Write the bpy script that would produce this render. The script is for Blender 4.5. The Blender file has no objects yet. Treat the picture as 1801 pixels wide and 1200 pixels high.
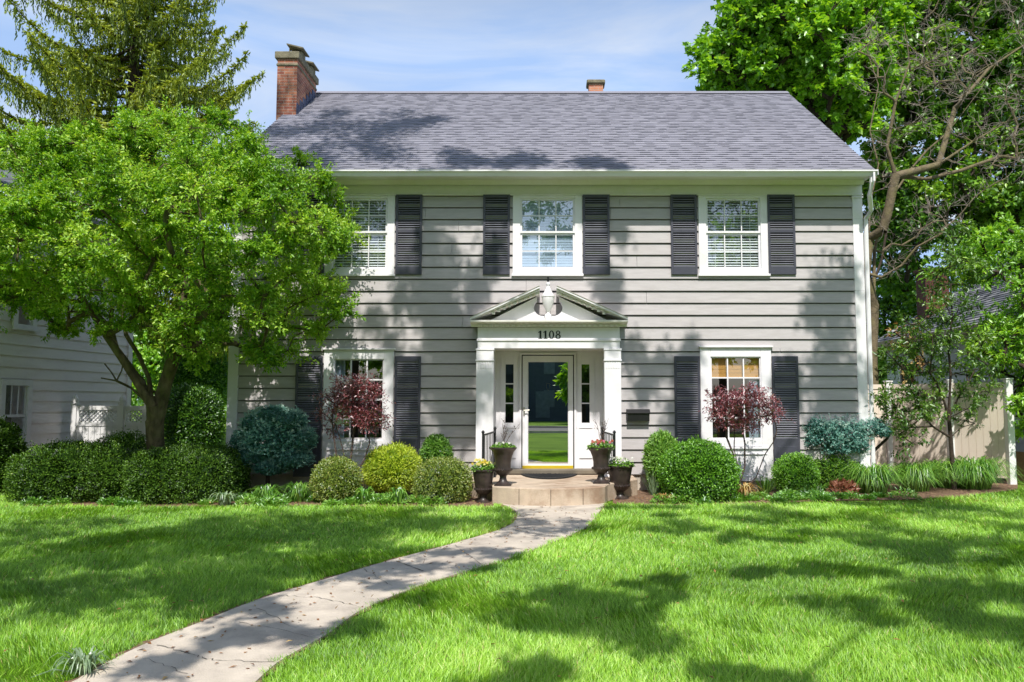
import bpy, math, random
import numpy as np
from mathutils import Vector

random.seed(7)
RNG = np.random.default_rng(11)
SC = bpy.context.scene
COL = SC.collection
R = math.radians

# ------------------------------------------------------------------ camera numbers
FPX = 1400.0; VPX = 963.0; CY = 600.0
TILT = R(4.4); CAM = (0.0, -14.6, 1.6)
ct, st = math.cos(TILT), math.sin(TILT)

def P(px, py, Y):
    """world point on the plane y=Y that the photograph shows at (px, py)"""
    u = (px - VPX) / FPX; v = (CY - py) / FPX
    t = (Y - CAM[1]) / (ct - v * st)
    return (u * t, Y, CAM[2] + t * (st + v * ct))
def G(px, py, z=0.0):
    u = (px - VPX) / FPX; v = (CY - py) / FPX
    t = (z - CAM[2]) / (st + v * ct)
    return (u * t, CAM[1] + t * (ct - v * st), z)
def Xp(px, py, Y): return P(px, py, Y)[0]
def Zp(py, Y): return P(VPX, py, Y)[2]

# ------------------------------------------------------------------ materials
def nodes(m):
    m.use_nodes = True
    nt = m.node_tree
    for n in list(nt.nodes): nt.nodes.remove(n)
    out = nt.nodes.new('ShaderNodeOutputMaterial')
    return nt, out

def surf(name, col, rough=0.6, var=0.12, scale=6.0, bump=0.0, bscale=40.0, spec=0.35, metal=0.0, stretch=(1, 1, 1),
         col2=None, dirt=None, dscale=1.5):
    m = bpy.data.materials.new(name); nt, out = nodes(m)
    N, L = nt.nodes, nt.links
    b = N.new('ShaderNodeBsdfPrincipled'); L.new(b.outputs[0], out.inputs[0])
    b.inputs['Roughness'].default_value = rough
    b.inputs['Specular IOR Level'].default_value = spec
    b.inputs['Metallic'].default_value = metal
    tc = N.new('ShaderNodeTexCoord'); mp = N.new('ShaderNodeMapping'); mp.inputs['Scale'].default_value = stretch
    L.new(tc.outputs['Object'], mp.inputs[0])
    nz = N.new('ShaderNodeTexNoise'); nz.inputs['Scale'].default_value = scale; nz.inputs['Detail'].default_value = 5
    L.new(mp.outputs[0], nz.inputs['Vector'])
    rp = N.new('ShaderNodeValToRGB'); rp.color_ramp.elements[0].position = 0.3; rp.color_ramp.elements[1].position = 0.7
    c2 = col2 or col
    rp.color_ramp.elements[0].color = (col[0] * (1 - var), col[1] * (1 - var), col[2] * (1 - var), 1)
    rp.color_ramp.elements[1].color = (min(1, c2[0] * (1 + var)), min(1, c2[1] * (1 + var)), min(1, c2[2] * (1 + var)), 1)
    L.new(nz.outputs[0], rp.inputs[0])
    src = rp.outputs[0]
    if dirt:
        n2 = N.new('ShaderNodeTexNoise'); n2.inputs['Scale'].default_value = dscale; n2.inputs['Detail'].default_value = 8
        n2.inputs['Roughness'].default_value = 0.7
        L.new(mp.outputs[0], n2.inputs['Vector'])
        r2 = N.new('ShaderNodeValToRGB'); r2.color_ramp.elements[0].position = 0.48; r2.color_ramp.elements[1].position = 0.66
        L.new(n2.outputs[0], r2.inputs[0])
        mx = N.new('ShaderNodeMixRGB'); mx.inputs[2].default_value = (*dirt[:3], 1)
        ml = N.new('ShaderNodeMath'); ml.operation = 'MULTIPLY'; ml.inputs[1].default_value = dirt[3] if len(dirt) > 3 else 0.5
        L.new(r2.outputs[0], ml.inputs[0]); L.new(ml.outputs[0], mx.inputs[0]); L.new(src, mx.inputs[1]); src = mx.outputs[0]
    L.new(src, b.inputs['Base Color'])
    if bump:
        nb = N.new('ShaderNodeTexNoise'); nb.inputs['Scale'].default_value = bscale; nb.inputs['Detail'].default_value = 6
        L.new(mp.outputs[0], nb.inputs['Vector'])
        bp = N.new('ShaderNodeBump'); bp.inputs['Strength'].default_value = bump; bp.inputs['Distance'].default_value = 0.02
        L.new(nb.outputs[0], bp.inputs['Height']); L.new(bp.outputs[0], b.inputs['Normal'])
    return m

def leafmat(name, stops, trans=0.35, gloss=0.06, rough=0.4, tcol=None):
    """stops: list of (pos, rgb) along the per-leaf random attribute"""
    m = bpy.data.materials.new(name); nt, out = nodes(m)
    N, L = nt.nodes, nt.links
    at = N.new('ShaderNodeAttribute'); at.attribute_name = 'rnd'
    rp = N.new('ShaderNodeValToRGB')
    el = rp.color_ramp.elements
    while len(el) < len(stops): el.new(0.5)
    for e, (p, c) in zip(el, stops): e.position = p; e.color = (*c, 1)
    L.new(at.outputs['Fac'], rp.inputs[0])
    d = N.new('ShaderNodeBsdfDiffuse'); L.new(rp.outputs[0], d.inputs[0])
    t = N.new('ShaderNodeBsdfTranslucent')
    g2 = N.new('ShaderNodeMixRGB'); g2.blend_type = 'MULTIPLY'; g2.inputs[0].default_value = 1
    g2.inputs[2].default_value = (*(tcol or (1.25, 1.15, 0.35)), 1)
    L.new(rp.outputs[0], g2.inputs[1]); L.new(g2.outputs[0], t.inputs[0])
    mx = N.new('ShaderNodeMixShader'); mx.inputs[0].default_value = trans
    L.new(d.outputs[0], mx.inputs[1]); L.new(t.outputs[0], mx.inputs[2])
    gl = N.new('ShaderNodeBsdfGlossy'); gl.inputs['Roughness'].default_value = rough; gl.inputs[0].default_value = (0.9, 0.95, 1, 1)
    m2 = N.new('ShaderNodeMixShader'); m2.inputs[0].default_value = gloss
    L.new(mx.outputs[0], m2.inputs[1]); L.new(gl.outputs[0], m2.inputs[2]); L.new(m2.outputs[0], out.inputs[0])
    return m

def glassmat(name, refl=0.35, tint=(0.9, 0.95, 1.0), gtint=(1, 1, 1), fres=0.3, rough=0.0):
    m = bpy.data.materials.new(name); nt, out = nodes(m)
    N, L = nt.nodes, nt.links
    t = N.new('ShaderNodeBsdfTransparent'); t.inputs[0].default_value = (*tint, 1)
    g = N.new('ShaderNodeBsdfGlossy'); g.inputs['Roughness'].default_value = rough; g.inputs[0].default_value = (*gtint, 1)
    # gentle waviness of old panes
    nz = N.new('ShaderNodeTexNoise'); nz.inputs['Scale'].default_value = 1.7; nz.inputs['Detail'].default_value = 1
    tc = N.new('ShaderNodeTexCoord'); L.new(tc.outputs['Object'], nz.inputs['Vector'])
    bp = N.new('ShaderNodeBump'); bp.inputs['Strength'].default_value = 0.02; bp.inputs['Distance'].default_value = 0.01
    L.new(nz.outputs[0], bp.inputs['Height']); L.new(bp.outputs[0], g.inputs['Normal'])
    mx = N.new('ShaderNodeMixShader'); mx.inputs[0].default_value = refl
    L.new(t.outputs[0], mx.inputs[1]); L.new(g.outputs[0], mx.inputs[2]); L.new(mx.outputs[0], out.inputs[0])
    return m

def attrmat(name, stops, rough=0.8, bump=0.3, bscale=120, spec=0.2, nscale=3.0, nvar=0.25):
    m = bpy.data.materials.new(name); nt, out = nodes(m)
    N, L = nt.nodes, nt.links
    at = N.new('ShaderNodeAttribute'); at.attribute_name = 'rnd'
    rp = N.new('ShaderNodeValToRGB'); el = rp.color_ramp.elements
    while len(el) < len(stops): el.new(0.5)
    for e, (p, c) in zip(el, stops): e.position = p; e.color = (*c, 1)
    L.new(at.outputs['Fac'], rp.inputs[0])
    nz = N.new('ShaderNodeTexNoise'); nz.inputs['Scale'].default_value = nscale; nz.inputs['Detail'].default_value = 8
    tc = N.new('ShaderNodeTexCoord'); L.new(tc.outputs['Object'], nz.inputs['Vector'])
    mr = N.new('ShaderNodeMapRange'); mr.inputs[3].default_value = 1 - nvar; mr.inputs[4].default_value = 1 + nvar
    mr.inputs[1].default_value = 0.3; mr.inputs[2].default_value = 0.7
    L.new(nz.outputs[0], mr.inputs[0])
    mu = N.new('ShaderNodeMixRGB'); mu.blend_type = 'MULTIPLY'; mu.inputs[0].default_value = 1
    L.new(rp.outputs[0], mu.inputs[1]); L.new(mr.outputs[0], mu.inputs[2])
    b = N.new('ShaderNodeBsdfPrincipled'); b.inputs['Roughness'].default_value = rough; b.inputs['Specular IOR Level'].default_value = spec
    L.new(mu.outputs[0], b.inputs['Base Color'])
    nb = N.new('ShaderNodeTexNoise'); nb.inputs['Scale'].default_value = bscale; L.new(tc.outputs['Object'], nb.inputs['Vector'])
    bp = N.new('ShaderNodeBump'); bp.inputs['Strength'].default_value = bump; bp.inputs['Distance'].default_value = 0.01
    L.new(nb.outputs[0], bp.inputs['Height']); L.new(bp.outputs[0], b.inputs['Normal'])
    L.new(b.outputs[0], out.inputs[0])
    return m

def brickmat(name, c1, c2, mortar, scale=1.0):
    m = bpy.data.materials.new(name); nt, out = nodes(m)
    N, L = nt.nodes, nt.links
    tc = N.new('ShaderNodeTexCoord'); geo = N.new('ShaderNodeSeparateXYZ'); L.new(tc.outputs['Object'], geo.inputs[0])
    ad = N.new('ShaderNodeMath'); ad.operation = 'ADD'; L.new(geo.outputs[0], ad.inputs[0]); L.new(geo.outputs[1], ad.inputs[1])
    cb = N.new('ShaderNodeCombineXYZ'); L.new(ad.outputs[0], cb.inputs[0]); L.new(geo.outputs[2], cb.inputs[1])
    br = N.new('ShaderNodeTexBrick'); br.inputs['Scale'].default_value = scale
    br.inputs['Brick Width'].default_value = 0.20; br.inputs['Row Height'].default_value = 0.066; br.inputs['Mortar Size'].default_value = 0.007
    br.inputs['Color1'].default_value = (*c1, 1); br.inputs['Color2'].default_value = (*c2, 1); br.inputs['Mortar'].default_value = (*mortar, 1)
    L.new(cb.outputs[0], br.inputs['Vector'])
    nz = N.new('ShaderNodeTexNoise'); nz.inputs['Scale'].default_value = 2.2; nz.inputs['Detail'].default_value = 8; L.new(tc.outputs['Object'], nz.inputs['Vector'])
    mr = N.new('ShaderNodeMapRange'); mr.inputs[1].default_value = .3; mr.inputs[2].default_value = .7; mr.inputs[3].default_value = .55; mr.inputs[4].default_value = 1.35
    L.new(nz.outputs[0], mr.inputs[0])
    mu = N.new('ShaderNodeMixRGB'); mu.blend_type = 'MULTIPLY'; mu.inputs[0].default_value = 1
    L.new(br.outputs[0], mu.inputs[1]); L.new(mr.outputs[0], mu.inputs[2])
    b = N.new('ShaderNodeBsdfPrincipled'); b.inputs['Roughness'].default_value = 0.9
    L.new(mu.outputs[0], b.inputs['Base Color'])
    bp = N.new('ShaderNodeBump'); bp.inputs['Strength'].default_value = 0.6; bp.inputs['Distance'].default_value = 0.01; bp.invert = True
    L.new(br.outputs['Fac'], bp.inputs['Height']); L.new(bp.outputs[0], b.inputs['Normal'])
    L.new(b.outputs[0], out.inputs[0])
    return m

M = {}
M['siding'] = surf('grey_siding_paint', (0.50, 0.47, 0.475), 0.55, 0.07, 3.0, 0.15, 60, stretch=(1, 1, 6), dirt=(0.42, 0.385, 0.38, 0.45), dscale=1.8)
M['trim'] = surf('white_trim_paint', (0.90, 0.88, 0.92), 0.45, 0.03, 4.0, 0.08, 60, dirt=(0.55, 0.55, 0.50, 0.3), dscale=2.0)
M['cream'] = surf('cream_soffit_paint', (0.86, 0.84, 0.78), 0.5, 0.04, 3.0, dirt=(0.6, 0.56, 0.42, 0.35))
M['shutter'] = surf('charcoal_shutter_paint', (0.066, 0.067, 0.092), 0.42, 0.10, 5.0, 0.05, 50, spec=0.5, dirt=(0.098, 0.098, 0.12, 0.5), dscale=3)
M['louvre'] = surf('sunlit_louvre_tone', (0.22, 0.22, 0.26), 0.38, 0.10, 5.0, spec=0.5)  # lighter than the frame: sun catching the slats is put into the colour
M['shingle'] = attrmat('roof_shingle', [(0, (0.10, 0.10, 0.125)), (0.25, (0.20, 0.20, 0.24)), (0.6, (0.285, 0.282, 0.33)), (1, (0.40, 0.39, 0.44))], 0.9, 0.6, 160, nscale=1.2, nvar=0.06)
M['shingle_old'] = attrmat('old_roof_shingle', [(0, (0.07, 0.075, 0.085)), (0.5, (0.14, 0.15, 0.17)), (1, (0.3, 0.3, 0.31))], 0.9, 0.5, 120, nscale=1.2, nvar=0.3)
M['brick'] = brickmat('red_brick', (0.30, 0.09, 0.06), (0.48, 0.20, 0.11), (0.42, 0.30, 0.24))
M['brick_dark'] = brickmat('dark_brick', (0.10, 0.03, 0.02), (0.16, 0.05, 0.03), (0.1, 0.08, 0.07))
M['capstone'] = surf('chimney_capstone', (0.20, 0.18, 0.12), 0.9, 0.3, 8, 0.5, 30)
M['concrete'] = surf('path_concrete', (0.60, 0.525, 0.44), 0.85, 0.14, 3.5, 0.45, 90, dirt=(0.34, 0.29, 0.25, 0.7), dscale=1.6)
M['concrete_step'] = surf('porch_concrete', (0.56, 0.45, 0.345), 0.85, 0.14, 4.0, 0.35, 70, dirt=(0.26, 0.15, 0.09, 0.75), dscale=1.3)
M['joint'] = surf('dark_joint', (0.05, 0.04, 0.03), 0.95, 0.3, 20)
M['asphalt'] = surf('asphalt', (0.16, 0.15, 0.15), 0.9, 0.12, 4, 0.3, 90)
M['soil'] = surf('bed_mulch', (0.16, 0.09, 0.055), 0.95, 0.45, 22, 0.9, 45, col2=(0.22, 0.14, 0.09))
M['black_metal'] = surf('black_iron', (0.015, 0.015, 0.017), 0.4, 0.2, 12, spec=0.5)
M['urn'] = surf('bronzed_black_urn', (0.028, 0.021, 0.02), 0.38, 0.35, 9, 0.15, 40, spec=0.55, col2=(0.05, 0.036, 0.032))
M['mat'] = surf('rubber_mat', (0.018, 0.018, 0.02), 0.8, 0.3, 30, 0.5, 200)
M['brass'] = surf('brass', (0.62, 0.44, 0.14), 0.3, 0.1, 10, metal=0.9)
M['yellow'] = surf('yellow_kickplate', (0.62, 0.45, 0.03), 0.35, 0.06, 10)
M['silver'] = surf('handle_metal', (0.6, 0.57, 0.5), 0.3, 0.1, 10, metal=0.8)
M['galv'] = surf('galvanised_metal', (0.55, 0.5, 0.46), 0.5, 0.2, 10, metal=0.2)
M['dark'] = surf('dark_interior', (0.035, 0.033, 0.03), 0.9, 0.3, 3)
M['interior'] = surf('interior_wall', (0.20, 0.17, 0.13), 0.9, 0.3, 3)
M['blind'] = surf('white_blind', (0.86, 0.86, 0.82), 0.6, 0.04, 8)
M['curtain'] = surf('pale_curtain', (0.62, 0.68, 0.76), 0.8, 0.08, 8, stretch=(8, 1, 1))
M['bamboo'] = surf('bamboo_shade', (0.80, 0.42, 0.11), 0.7, 0.25, 30, stretch=(3, 1, 18))
M['glass'] = glassmat('window_glass', 0.18)
M['glass_sky'] = glassmat('upper_window_glass', 0.30, tint=(0.75, 0.86, 1.0))
M['glass_door'] = glassmat('storm_door_glass', 0.62, tint=(0.45, 0.5, 0.5), gtint=(0.95, 1, 1))
M['vinyl_tan'] = surf('tan_vinyl', (0.90, 0.78, 0.67), 0.5, 0.04, 3, dirt=(0.62, 0.50, 0.4, 0.3))
M['vinyl_white'] = surf('white_vinyl', (0.88, 0.87, 0.88), 0.4, 0.02, 3)
M['siding_white'] = surf('neighbour_white_siding', (0.93, 0.88, 0.88), 0.55, 0.04, 3, stretch=(1, 1, 4), dirt=(0.6, 0.54, 0.47, 0.35))
M['siding_pale'] = surf('neighbour_pale_siding', (0.55, 0.56, 0.57), 0.6, 0.06, 3)
M['wood_plank'] = surf('raised_bed_wood', (0.42, 0.25, 0.12), 0.8, 0.2, 12, 0.3, 40, stretch=(1, 1, 8))
M['fascia'] = surf('brown_fascia', (0.40, 0.30, 0.21), 0.7, 0.15, 8)
M['bark'] = surf('tree_bark', (0.075, 0.055, 0.032), 0.95, 0.45, 9, 1.0, 26, col2=(0.13, 0.105, 0.06), stretch=(1, 1, .5), dirt=(0.14, 0.17, 0.04, 0.6), dscale=3)
M['bark_dark'] = surf('dark_bark', (0.055, 0.04, 0.03), 0.95, 0.4, 12, 0.7, 30)
M['bark_pale'] = surf('pale_bark', (0.17, 0.135, 0.085), 0.95, 0.30, 10, 0.8, 30, dirt=(0.20, 0.19, 0.05, 0.5), dscale=2)
M['twig'] = surf('grey_twig', (0.33, 0.28, 0.24), 0.9, 0.2, 14)
M['stem'] = surf('shrub_stem', (0.10, 0.07, 0.06), 0.9, 0.3, 14)
M['far_pane'] = surf('curtained_pane', (0.13, 0.17, 0.22), 0.4, 0.2, 3)
M['dark_house'] = surf('opposite_house_paint', (0.07, 0.09, 0.13), 0.8, 0.1, 3)

M['leaf_tree'] = leafmat('bright_small_leaf', [(0, (0.05, 0.13, 0.012)), (0.3, (0.16, 0.38, 0.022)), (0.65, (0.38, 0.64, 0.06)), (1, (0.66, 0.84, 0.17))], 0.42, 0.03)
M['leaf_maple'] = leafmat('maple_leaf', [(0, (0.06, 0.18, 0.012)), (0.5, (0.24, 0.52, 0.03)), (1, (0.52, 0.80, 0.09))], 0.45)
M['leaf_dark'] = leafmat('deep_green_leaf', [(0, (0.025, 0.09, 0.008)), (0.5, (0.13, 0.31, 0.02)), (1, (0.38, 0.60, 0.055))], 0.3)
M['leaf_street'] = leafmat('street_tree_leaf', [(0, (0.05, 0.12, 0.014)), (0.5, (0.10, 0.22, 0.02)), (1, (0.22, 0.36, 0.04))], 0.3)
M['leaf_young'] = leafmat('young_tree_leaf', [(0, (0.04, 0.09, 0.012)), (0.5, (0.09, 0.21, 0.02)), (1, (0.26, 0.42, 0.05))], 0.32)
M['leaf_purple'] = leafmat('purple_leaf', [(0, (0.09, 0.018, 0.025)), (0.4, (0.26, 0.045, 0.06)), (0.8, (0.46, 0.13, 0.14)), (1, (0.58, 0.34, 0.30))], 0.3, 0.14, 0.4, (1.3, 0.6, 0.6))
M['leaf_box'] = leafmat('boxwood_leaf', [(0, (0.03, 0.11, 0.01)), (0.4, (0.14, 0.36, 0.02)), (0.8, (0.28, 0.60, 0.05)), (1, (0.42, 0.72, 0.09))], 0.3, 0.05)
M['leaf_boxy'] = leafmat('yellowing_boxwood_leaf', [(0, (0.08, 0.13, 0.015)), (0.4, (0.25, 0.38, 0.04)), (0.75, (0.46, 0.52, 0.11)), (1, (0.60, 0.42, 0.20))], 0.3, 0.07)
M['leaf_hedge'] = leafmat('hedge_leaf', [(0, (0.022, 0.06, 0.008)), (0.5, (0.09, 0.20, 0.018)), (0.9, (0.20, 0.36, 0.04)), (1, (0.34, 0.44, 0.09))], 0.28, 0.03)
M['leaf_gold'] = leafmat('golden_cypress_leaf', [(0, (0.18, 0.32, 0.02)), (0.4, (0.50, 0.66, 0.04)), (1, (0.82, 0.88, 0.12))], 0.3, 0.04)
M['leaf_arbor'] = leafmat('arborvitae_leaf', [(0, (0.05, 0.16, 0.015)), (0.5, (0.18, 0.40, 0.05)), (1, (0.38, 0.62, 0.13))], 0.25, 0.04)
M['needle_blue'] = leafmat('blue_spruce_needle', [(0, (0.03, 0.13, 0.10)), (0.4, (0.16, 0.43, 0.36)), (0.8, (0.42, 0.72, 0.61)), (1, (0.74, 0.90, 0.78))], 0.1, 0.05, 0.5, (1, 1, 1))
M['needle'] = leafmat('spruce_needle', [(0, (0.04, 0.07, 0.008)), (0.45, (0.19, 0.27, 0.02)), (1, (0.50, 0.58, 0.07))], 0.22, 0.03)
M['grass'] = leafmat('lawn_blade', [(0, (0.10, 0.24, 0.010)), (0.4, (0.27, 0.57, 0.02)), (0.8, (0.52, 0.85, 0.08)), (0.97, (0.74, 0.92, 0.30)), (1, (0.8, 0.62, 0.3))], 0.30, 0.05, 0.5, (1.1, 1.0, 0.35))
M['daylily'] = leafmat('daylily_blade', [(0, (0.05, 0.17, 0.012)), (0.5, (0.15, 0.38, 0.03)), (1, (0.38, 0.62, 0.12))], 0.3, 0.1)
M['pale_blade'] = leafmat('silvery_blade', [(0, (0.12, 0.22, 0.10)), (1, (0.34, 0.46, 0.26))], 0.25, 0.1)
M['dead'] = leafmat('withered_leaf', [(0, (0.30, 0.14, 0.04)), (0.5, (0.55, 0.36, 0.12)), (1, (0.62, 0.55, 0.26))], 0.25, 0.03, 0.5, (1, 0.9, 0.6))
M['litter'] = leafmat('fallen_leaf', [(0, (0.12, 0.05, 0.025)), (0.5, (0.35, 0.16, 0.06)), (1, (0.55, 0.40, 0.18))], 0.1, 0.03, 0.5, (1, 0.8, 0.5))
M['red_leaf'] = leafmat('russet_leaf', [(0, (0.22, 0.08, 0.04)), (1, (0.50, 0.24, 0.15))], 0.3, 0.06, 0.4, (1.2, 0.7, 0.5))
M['petal_y'] = leafmat('yellow_petal', [(0, (0.55, 0.40, 0.03)), (0.6, (0.75, 0.62, 0.10)), (1, (0.8, 0.75, 0.4))], 0.3, 0.02, 0.5, (1, 1, 0.6))
M['petal_r'] = leafmat('russet_petal', [(0, (0.35, 0.06, 0.04)), (0.6, (0.55, 0.20, 0.10)), (1, (0.55, 0.10, 0.35))], 0.3, 0.02, 0.5, (1, .8, 0.8))
M['petal_w'] = leafmat('white_petal', [(0, (0.6, 0.62, 0.45)), (1, (0.8, 0.8, 0.75))], 0.3, 0.02, 0.5, (1, 1, 1))

# lawn soil / far grass
def ground_mat():
    m = bpy.data.materials.new('turf_ground'); nt, out = nodes(m)
    N, L = nt.nodes, nt.links
    tc = N.new('ShaderNodeTexCoord')
    a = N.new('ShaderNodeTexNoise'); a.inputs['Scale'].default_value = 0.6; a.inputs['Detail'].default_value = 6
    b = N.new('ShaderNodeTexNoise'); b.inputs['Scale'].default_value = 45; b.inputs['Detail'].default_value = 4
    L.new(tc.outputs['Object'], a.inputs['Vector']); L.new(tc.outputs['Object'], b.inputs['Vector'])
    mx = N.new('ShaderNodeMixRGB'); mx.inputs[0].default_value = 0.5; L.new(a.outputs[0], mx.inputs[1]); L.new(b.outputs[0], mx.inputs[2])
    rp = N.new('ShaderNodeValToRGB'); rp.color_ramp.elements[0].position = .35; rp.color_ramp.elements[1].position = .65
    rp.color_ramp.elements[0].color = (0.08, 0.16, 0.012, 1); rp.color_ramp.elements[1].color = (0.22, 0.36, 0.04, 1)
    L.new(mx.outputs[0], rp.inputs[0])
    d = N.new('ShaderNodeBsdfPrincipled'); d.inputs['Roughness'].default_value = 0.9; d.inputs['Specular IOR Level'].default_value = 0.1
    L.new(rp.outputs[0], d.inputs['Base Color'])
    bp = N.new('ShaderNodeBump'); bp.inputs['Strength'].default_value = 1; bp.inputs['Distance'].default_value = 0.05
    L.new(b.outputs[0], bp.inputs['Height']); L.new(bp.outputs[0], d.inputs['Normal'])
    L.new(d.outputs[0], out.inputs[0])
    return m
M['ground'] = ground_mat()

# ------------------------------------------------------------------ object helpers
def tag(o, label=None, cat=None, group=None, kind=None):
    if label: o['label'] = label
    if cat: o['category'] = cat
    if group: o['group'] = group
    if kind: o['kind'] = kind
    return o
def thing(name, label, cat, loc=(0, 0, 0), rz=0.0, group=None):
    o = bpy.data.objects.new(name, None); COL.objects.link(o)
    o.location = loc; o.rotation_euler = (0, 0, rz); o.empty_display_size = 0.2
    return tag(o, label, cat, group)

def np_mesh(name, V, F, mat, parent=None, rnd=None, smooth=False, world=False):
    """V (n,3), F (m,k) integer array with constant k"""
    me = bpy.data.meshes.new(name)
    V = np.asarray(V, dtype=np.float32); F = np.asarray(F, dtype=np.int32)
    n, k = F.shape
    me.vertices.add(len(V)); me.vertices.foreach_set('co', V.ravel())
    me.loops.add(n * k); me.loops.foreach_set('vertex_index', F.ravel())
    me.polygons.add(n); me.polygons.foreach_set('loop_start', np.arange(0, n * k, k, dtype=np.int32))
    me.update(calc_edges=True)
    if rnd is not None:
        a = me.attributes.new('rnd', 'FLOAT', 'POINT'); a.data.foreach_set('value', np.asarray(rnd, dtype=np.float32))
    if smooth: me.polygons.foreach_set('use_smooth', np.ones(n, dtype=bool))
    me.materials.append(mat)
    o = bpy.data.objects.new(name, me); COL.objects.link(o)
    if parent is not None: o.parent = parent
    return o

class MB:
    def __init__(s): s.v = []; s.f = []; s.r = []; s.cur = 0.5
    def add(s, vs, fs):
        b = len(s.v); s.v += [tuple(v) for v in vs]; s.f += [tuple(b + i for i in f) for f in fs]; s.r += [s.cur] * len(vs); return s
    def box(s, x0, x1, y0, y1, z0, z1):
        if x0 > x1: x0, x1 = x1, x0
        if y0 > y1: y0, y1 = y1, y0
        if z0 > z1: z0, z1 = z1, z0
        return s.add([(x0, y0, z0), (x1, y0, z0), (x1, y1, z0), (x0, y1, z0), (x0, y0, z1), (x1, y0, z1), (x1, y1, z1), (x0, y1, z1)],
                     [(0, 3, 2, 1), (4, 5, 6, 7), (0, 1, 5, 4), (1, 2, 6, 5), (2, 3, 7, 6), (3, 0, 4, 7)])
    def hexa(s, p):  # 8 points: bottom 4 ccw, top 4 ccw
        return s.add(p, [(0, 3, 2, 1), (4, 5, 6, 7), (0, 1, 5, 4), (1, 2, 6, 5), (2, 3, 7, 6), (3, 0, 4, 7)])
    def prism_xz(s, pts, y0, y1):
        """polygon in x,z extruded from y0 to y1 (pts counter-clockwise seen from -y)"""
        n = len(pts)
        vs = [(x, y0, z) for x, z in pts] + [(x, y1, z) for x, z in pts]
        fs = [tuple(range(n)), tuple(range(2 * n - 1, n - 1, -1))] + [(i, i + n, (i + 1) % n + n, (i + 1) % n) for i in range(n)]
        return s.add(vs, fs)
    def prism_xy(s, pts, z0, z1):
        n = len(pts)
        vs = [(x, y, z0) for x, y in pts] + [(x, y, z1) for x, y in pts]
        fs = [tuple(range(n - 1, -1, -1)), tuple(range(n, 2 * n))] + [(i, (i + 1) % n, (i + 1) % n + n, i + n) for i in range(n)]
        return s.add(vs, fs)
    def prism_yz(s, pts, x0, x1):
        n = len(pts)
        vs = [(x0, y, z) for y, z in pts] + [(x1, y, z) for y, z in pts]
        fs = [tuple(range(n - 1, -1, -1)), tuple(range(n, 2 * n))] + [(i, (i + 1) % n, (i + 1) % n + n, i + n) for i in range(n)]
        return s.add(vs, fs)
    def lathe(s, prof, cx=0, cy=0, cz=0, n=24, flute=None):
        vs = []; fs = []
        for j, (r, z) in enumerate(prof):
            for i in range(n):
                a = 2 * math.pi * i / n
                rr = r * (1 + (flute(j, i) if flute else 0))
                vs.append((cx + rr * math.cos(a), cy + rr * math.sin(a), cz + z))
        for j in range(len(prof) - 1):
            for i in range(n):
                a, b = j * n + i, j * n + (i + 1) % n
                fs.append((a, b, b + n, a + n))
        fs.append(tuple(range(n - 1, -1, -1))); fs.append(tuple(range((len(prof) - 1) * n, len(prof) * n)))
        return s.add(vs, fs)
    def tube(s, pts, r, n=8):
        rs = r if isinstance(r, (list, tuple)) else [r] * len(pts)
        pts = [Vector(p) for p in pts]; vs = []; fs = []
        for k, p in enumerate(pts):
            d = (pts[min(k + 1, len(pts) - 1)] - pts[max(k - 1, 0)]).normalized()
            a = Vector((0, 0, 1)) if abs(d.z) < 0.9 else Vector((1, 0, 0))
            u = d.cross(a).normalized(); w = u.cross(d).normalized()
            for i in range(n):
                t = 2 * math.pi * i / n
                vs.append(tuple(p + (u * math.cos(t) + w * math.sin(t)) * rs[k]))
        for k in range(len(pts) - 1):
            for i in range(n):
                a, b = k * n + i, k * n + (i + 1) % n
                fs.append((a, a + n, b + n, b))
        fs.append(tuple(range(n))); fs.append(tuple(range(len(pts) * n - 1, (len(pts) - 1) * n - 1, -1)))
        return s.add(vs, fs)
    def build(s, name, mat, parent=None, smooth=False, bevel=0.0):
        me = bpy.data.meshes.new(name); me.from_pydata(s.v, [], s.f); me.update()
        a = me.attributes.new('rnd', 'FLOAT', 'POINT'); a.data.foreach_set('value', np.asarray(s.r, dtype=np.float32))
        me.materials.append(mat)
        if smooth:
            me.polygons.foreach_set('use_smooth', np.ones(len(me.polygons), dtype=bool))
            try: me.set_sharp_from_angle(angle=R(40))
            except Exception: pass
        o = bpy.data.objects.new(name, me); COL.objects.link(o)
        if parent is not None: o.parent = parent
        if bevel:
            md = o.modifiers.new('bevel', 'BEVEL'); md.width = bevel; md.segments = 1; md.limit_method = 'ANGLE'
        return o

# ------------------------------------------------------------------ vegetation tools
def unit(a): return a / np.maximum(np.linalg.norm(a, axis=-1, keepdims=True), 1e-9)
def rdir(n, rng=RNG): return unit(rng.normal(size=(n, 3)))

def leaf_arrays(Pt, D, Nn, L, W, fold=0.18):
    """Pt base, D direction, Nn approx normal, L length, W width -> verts (n*4,3), tri faces"""
    D = unit(D); S = unit(np.cross(D, Nn)); N2 = np.cross(S, D)
    L = L[:, None]; W = W[:, None]
    v0 = Pt; v2 = Pt + D * L - N2 * L * 0.10
    mid = Pt + D * L * 0.45
    v1 = mid + S * W * 0.5 + N2 * W * fold; v3 = mid - S * W * 0.5 + N2 * W * fold
    V = np.stack([v0, v1, v2, v3], 1).reshape(-1, 3)
    n = len(Pt); b = np.arange(n)[:, None] * 4
    F = np.concatenate([b + [0, 2, 1], b + [0, 3, 2]], 0)
    return V, F
def leaves(name, Pt, D, Nn, L, W, mat, parent, rnd=None, fold=0.18, rng=RNG):
    V, F = leaf_arrays(Pt, D, Nn, L, W, fold)
    r = rng.random(len(Pt)) if rnd is None else rnd
    return np_mesh(name, V, F, mat, parent, np.repeat(r, 4))

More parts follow.
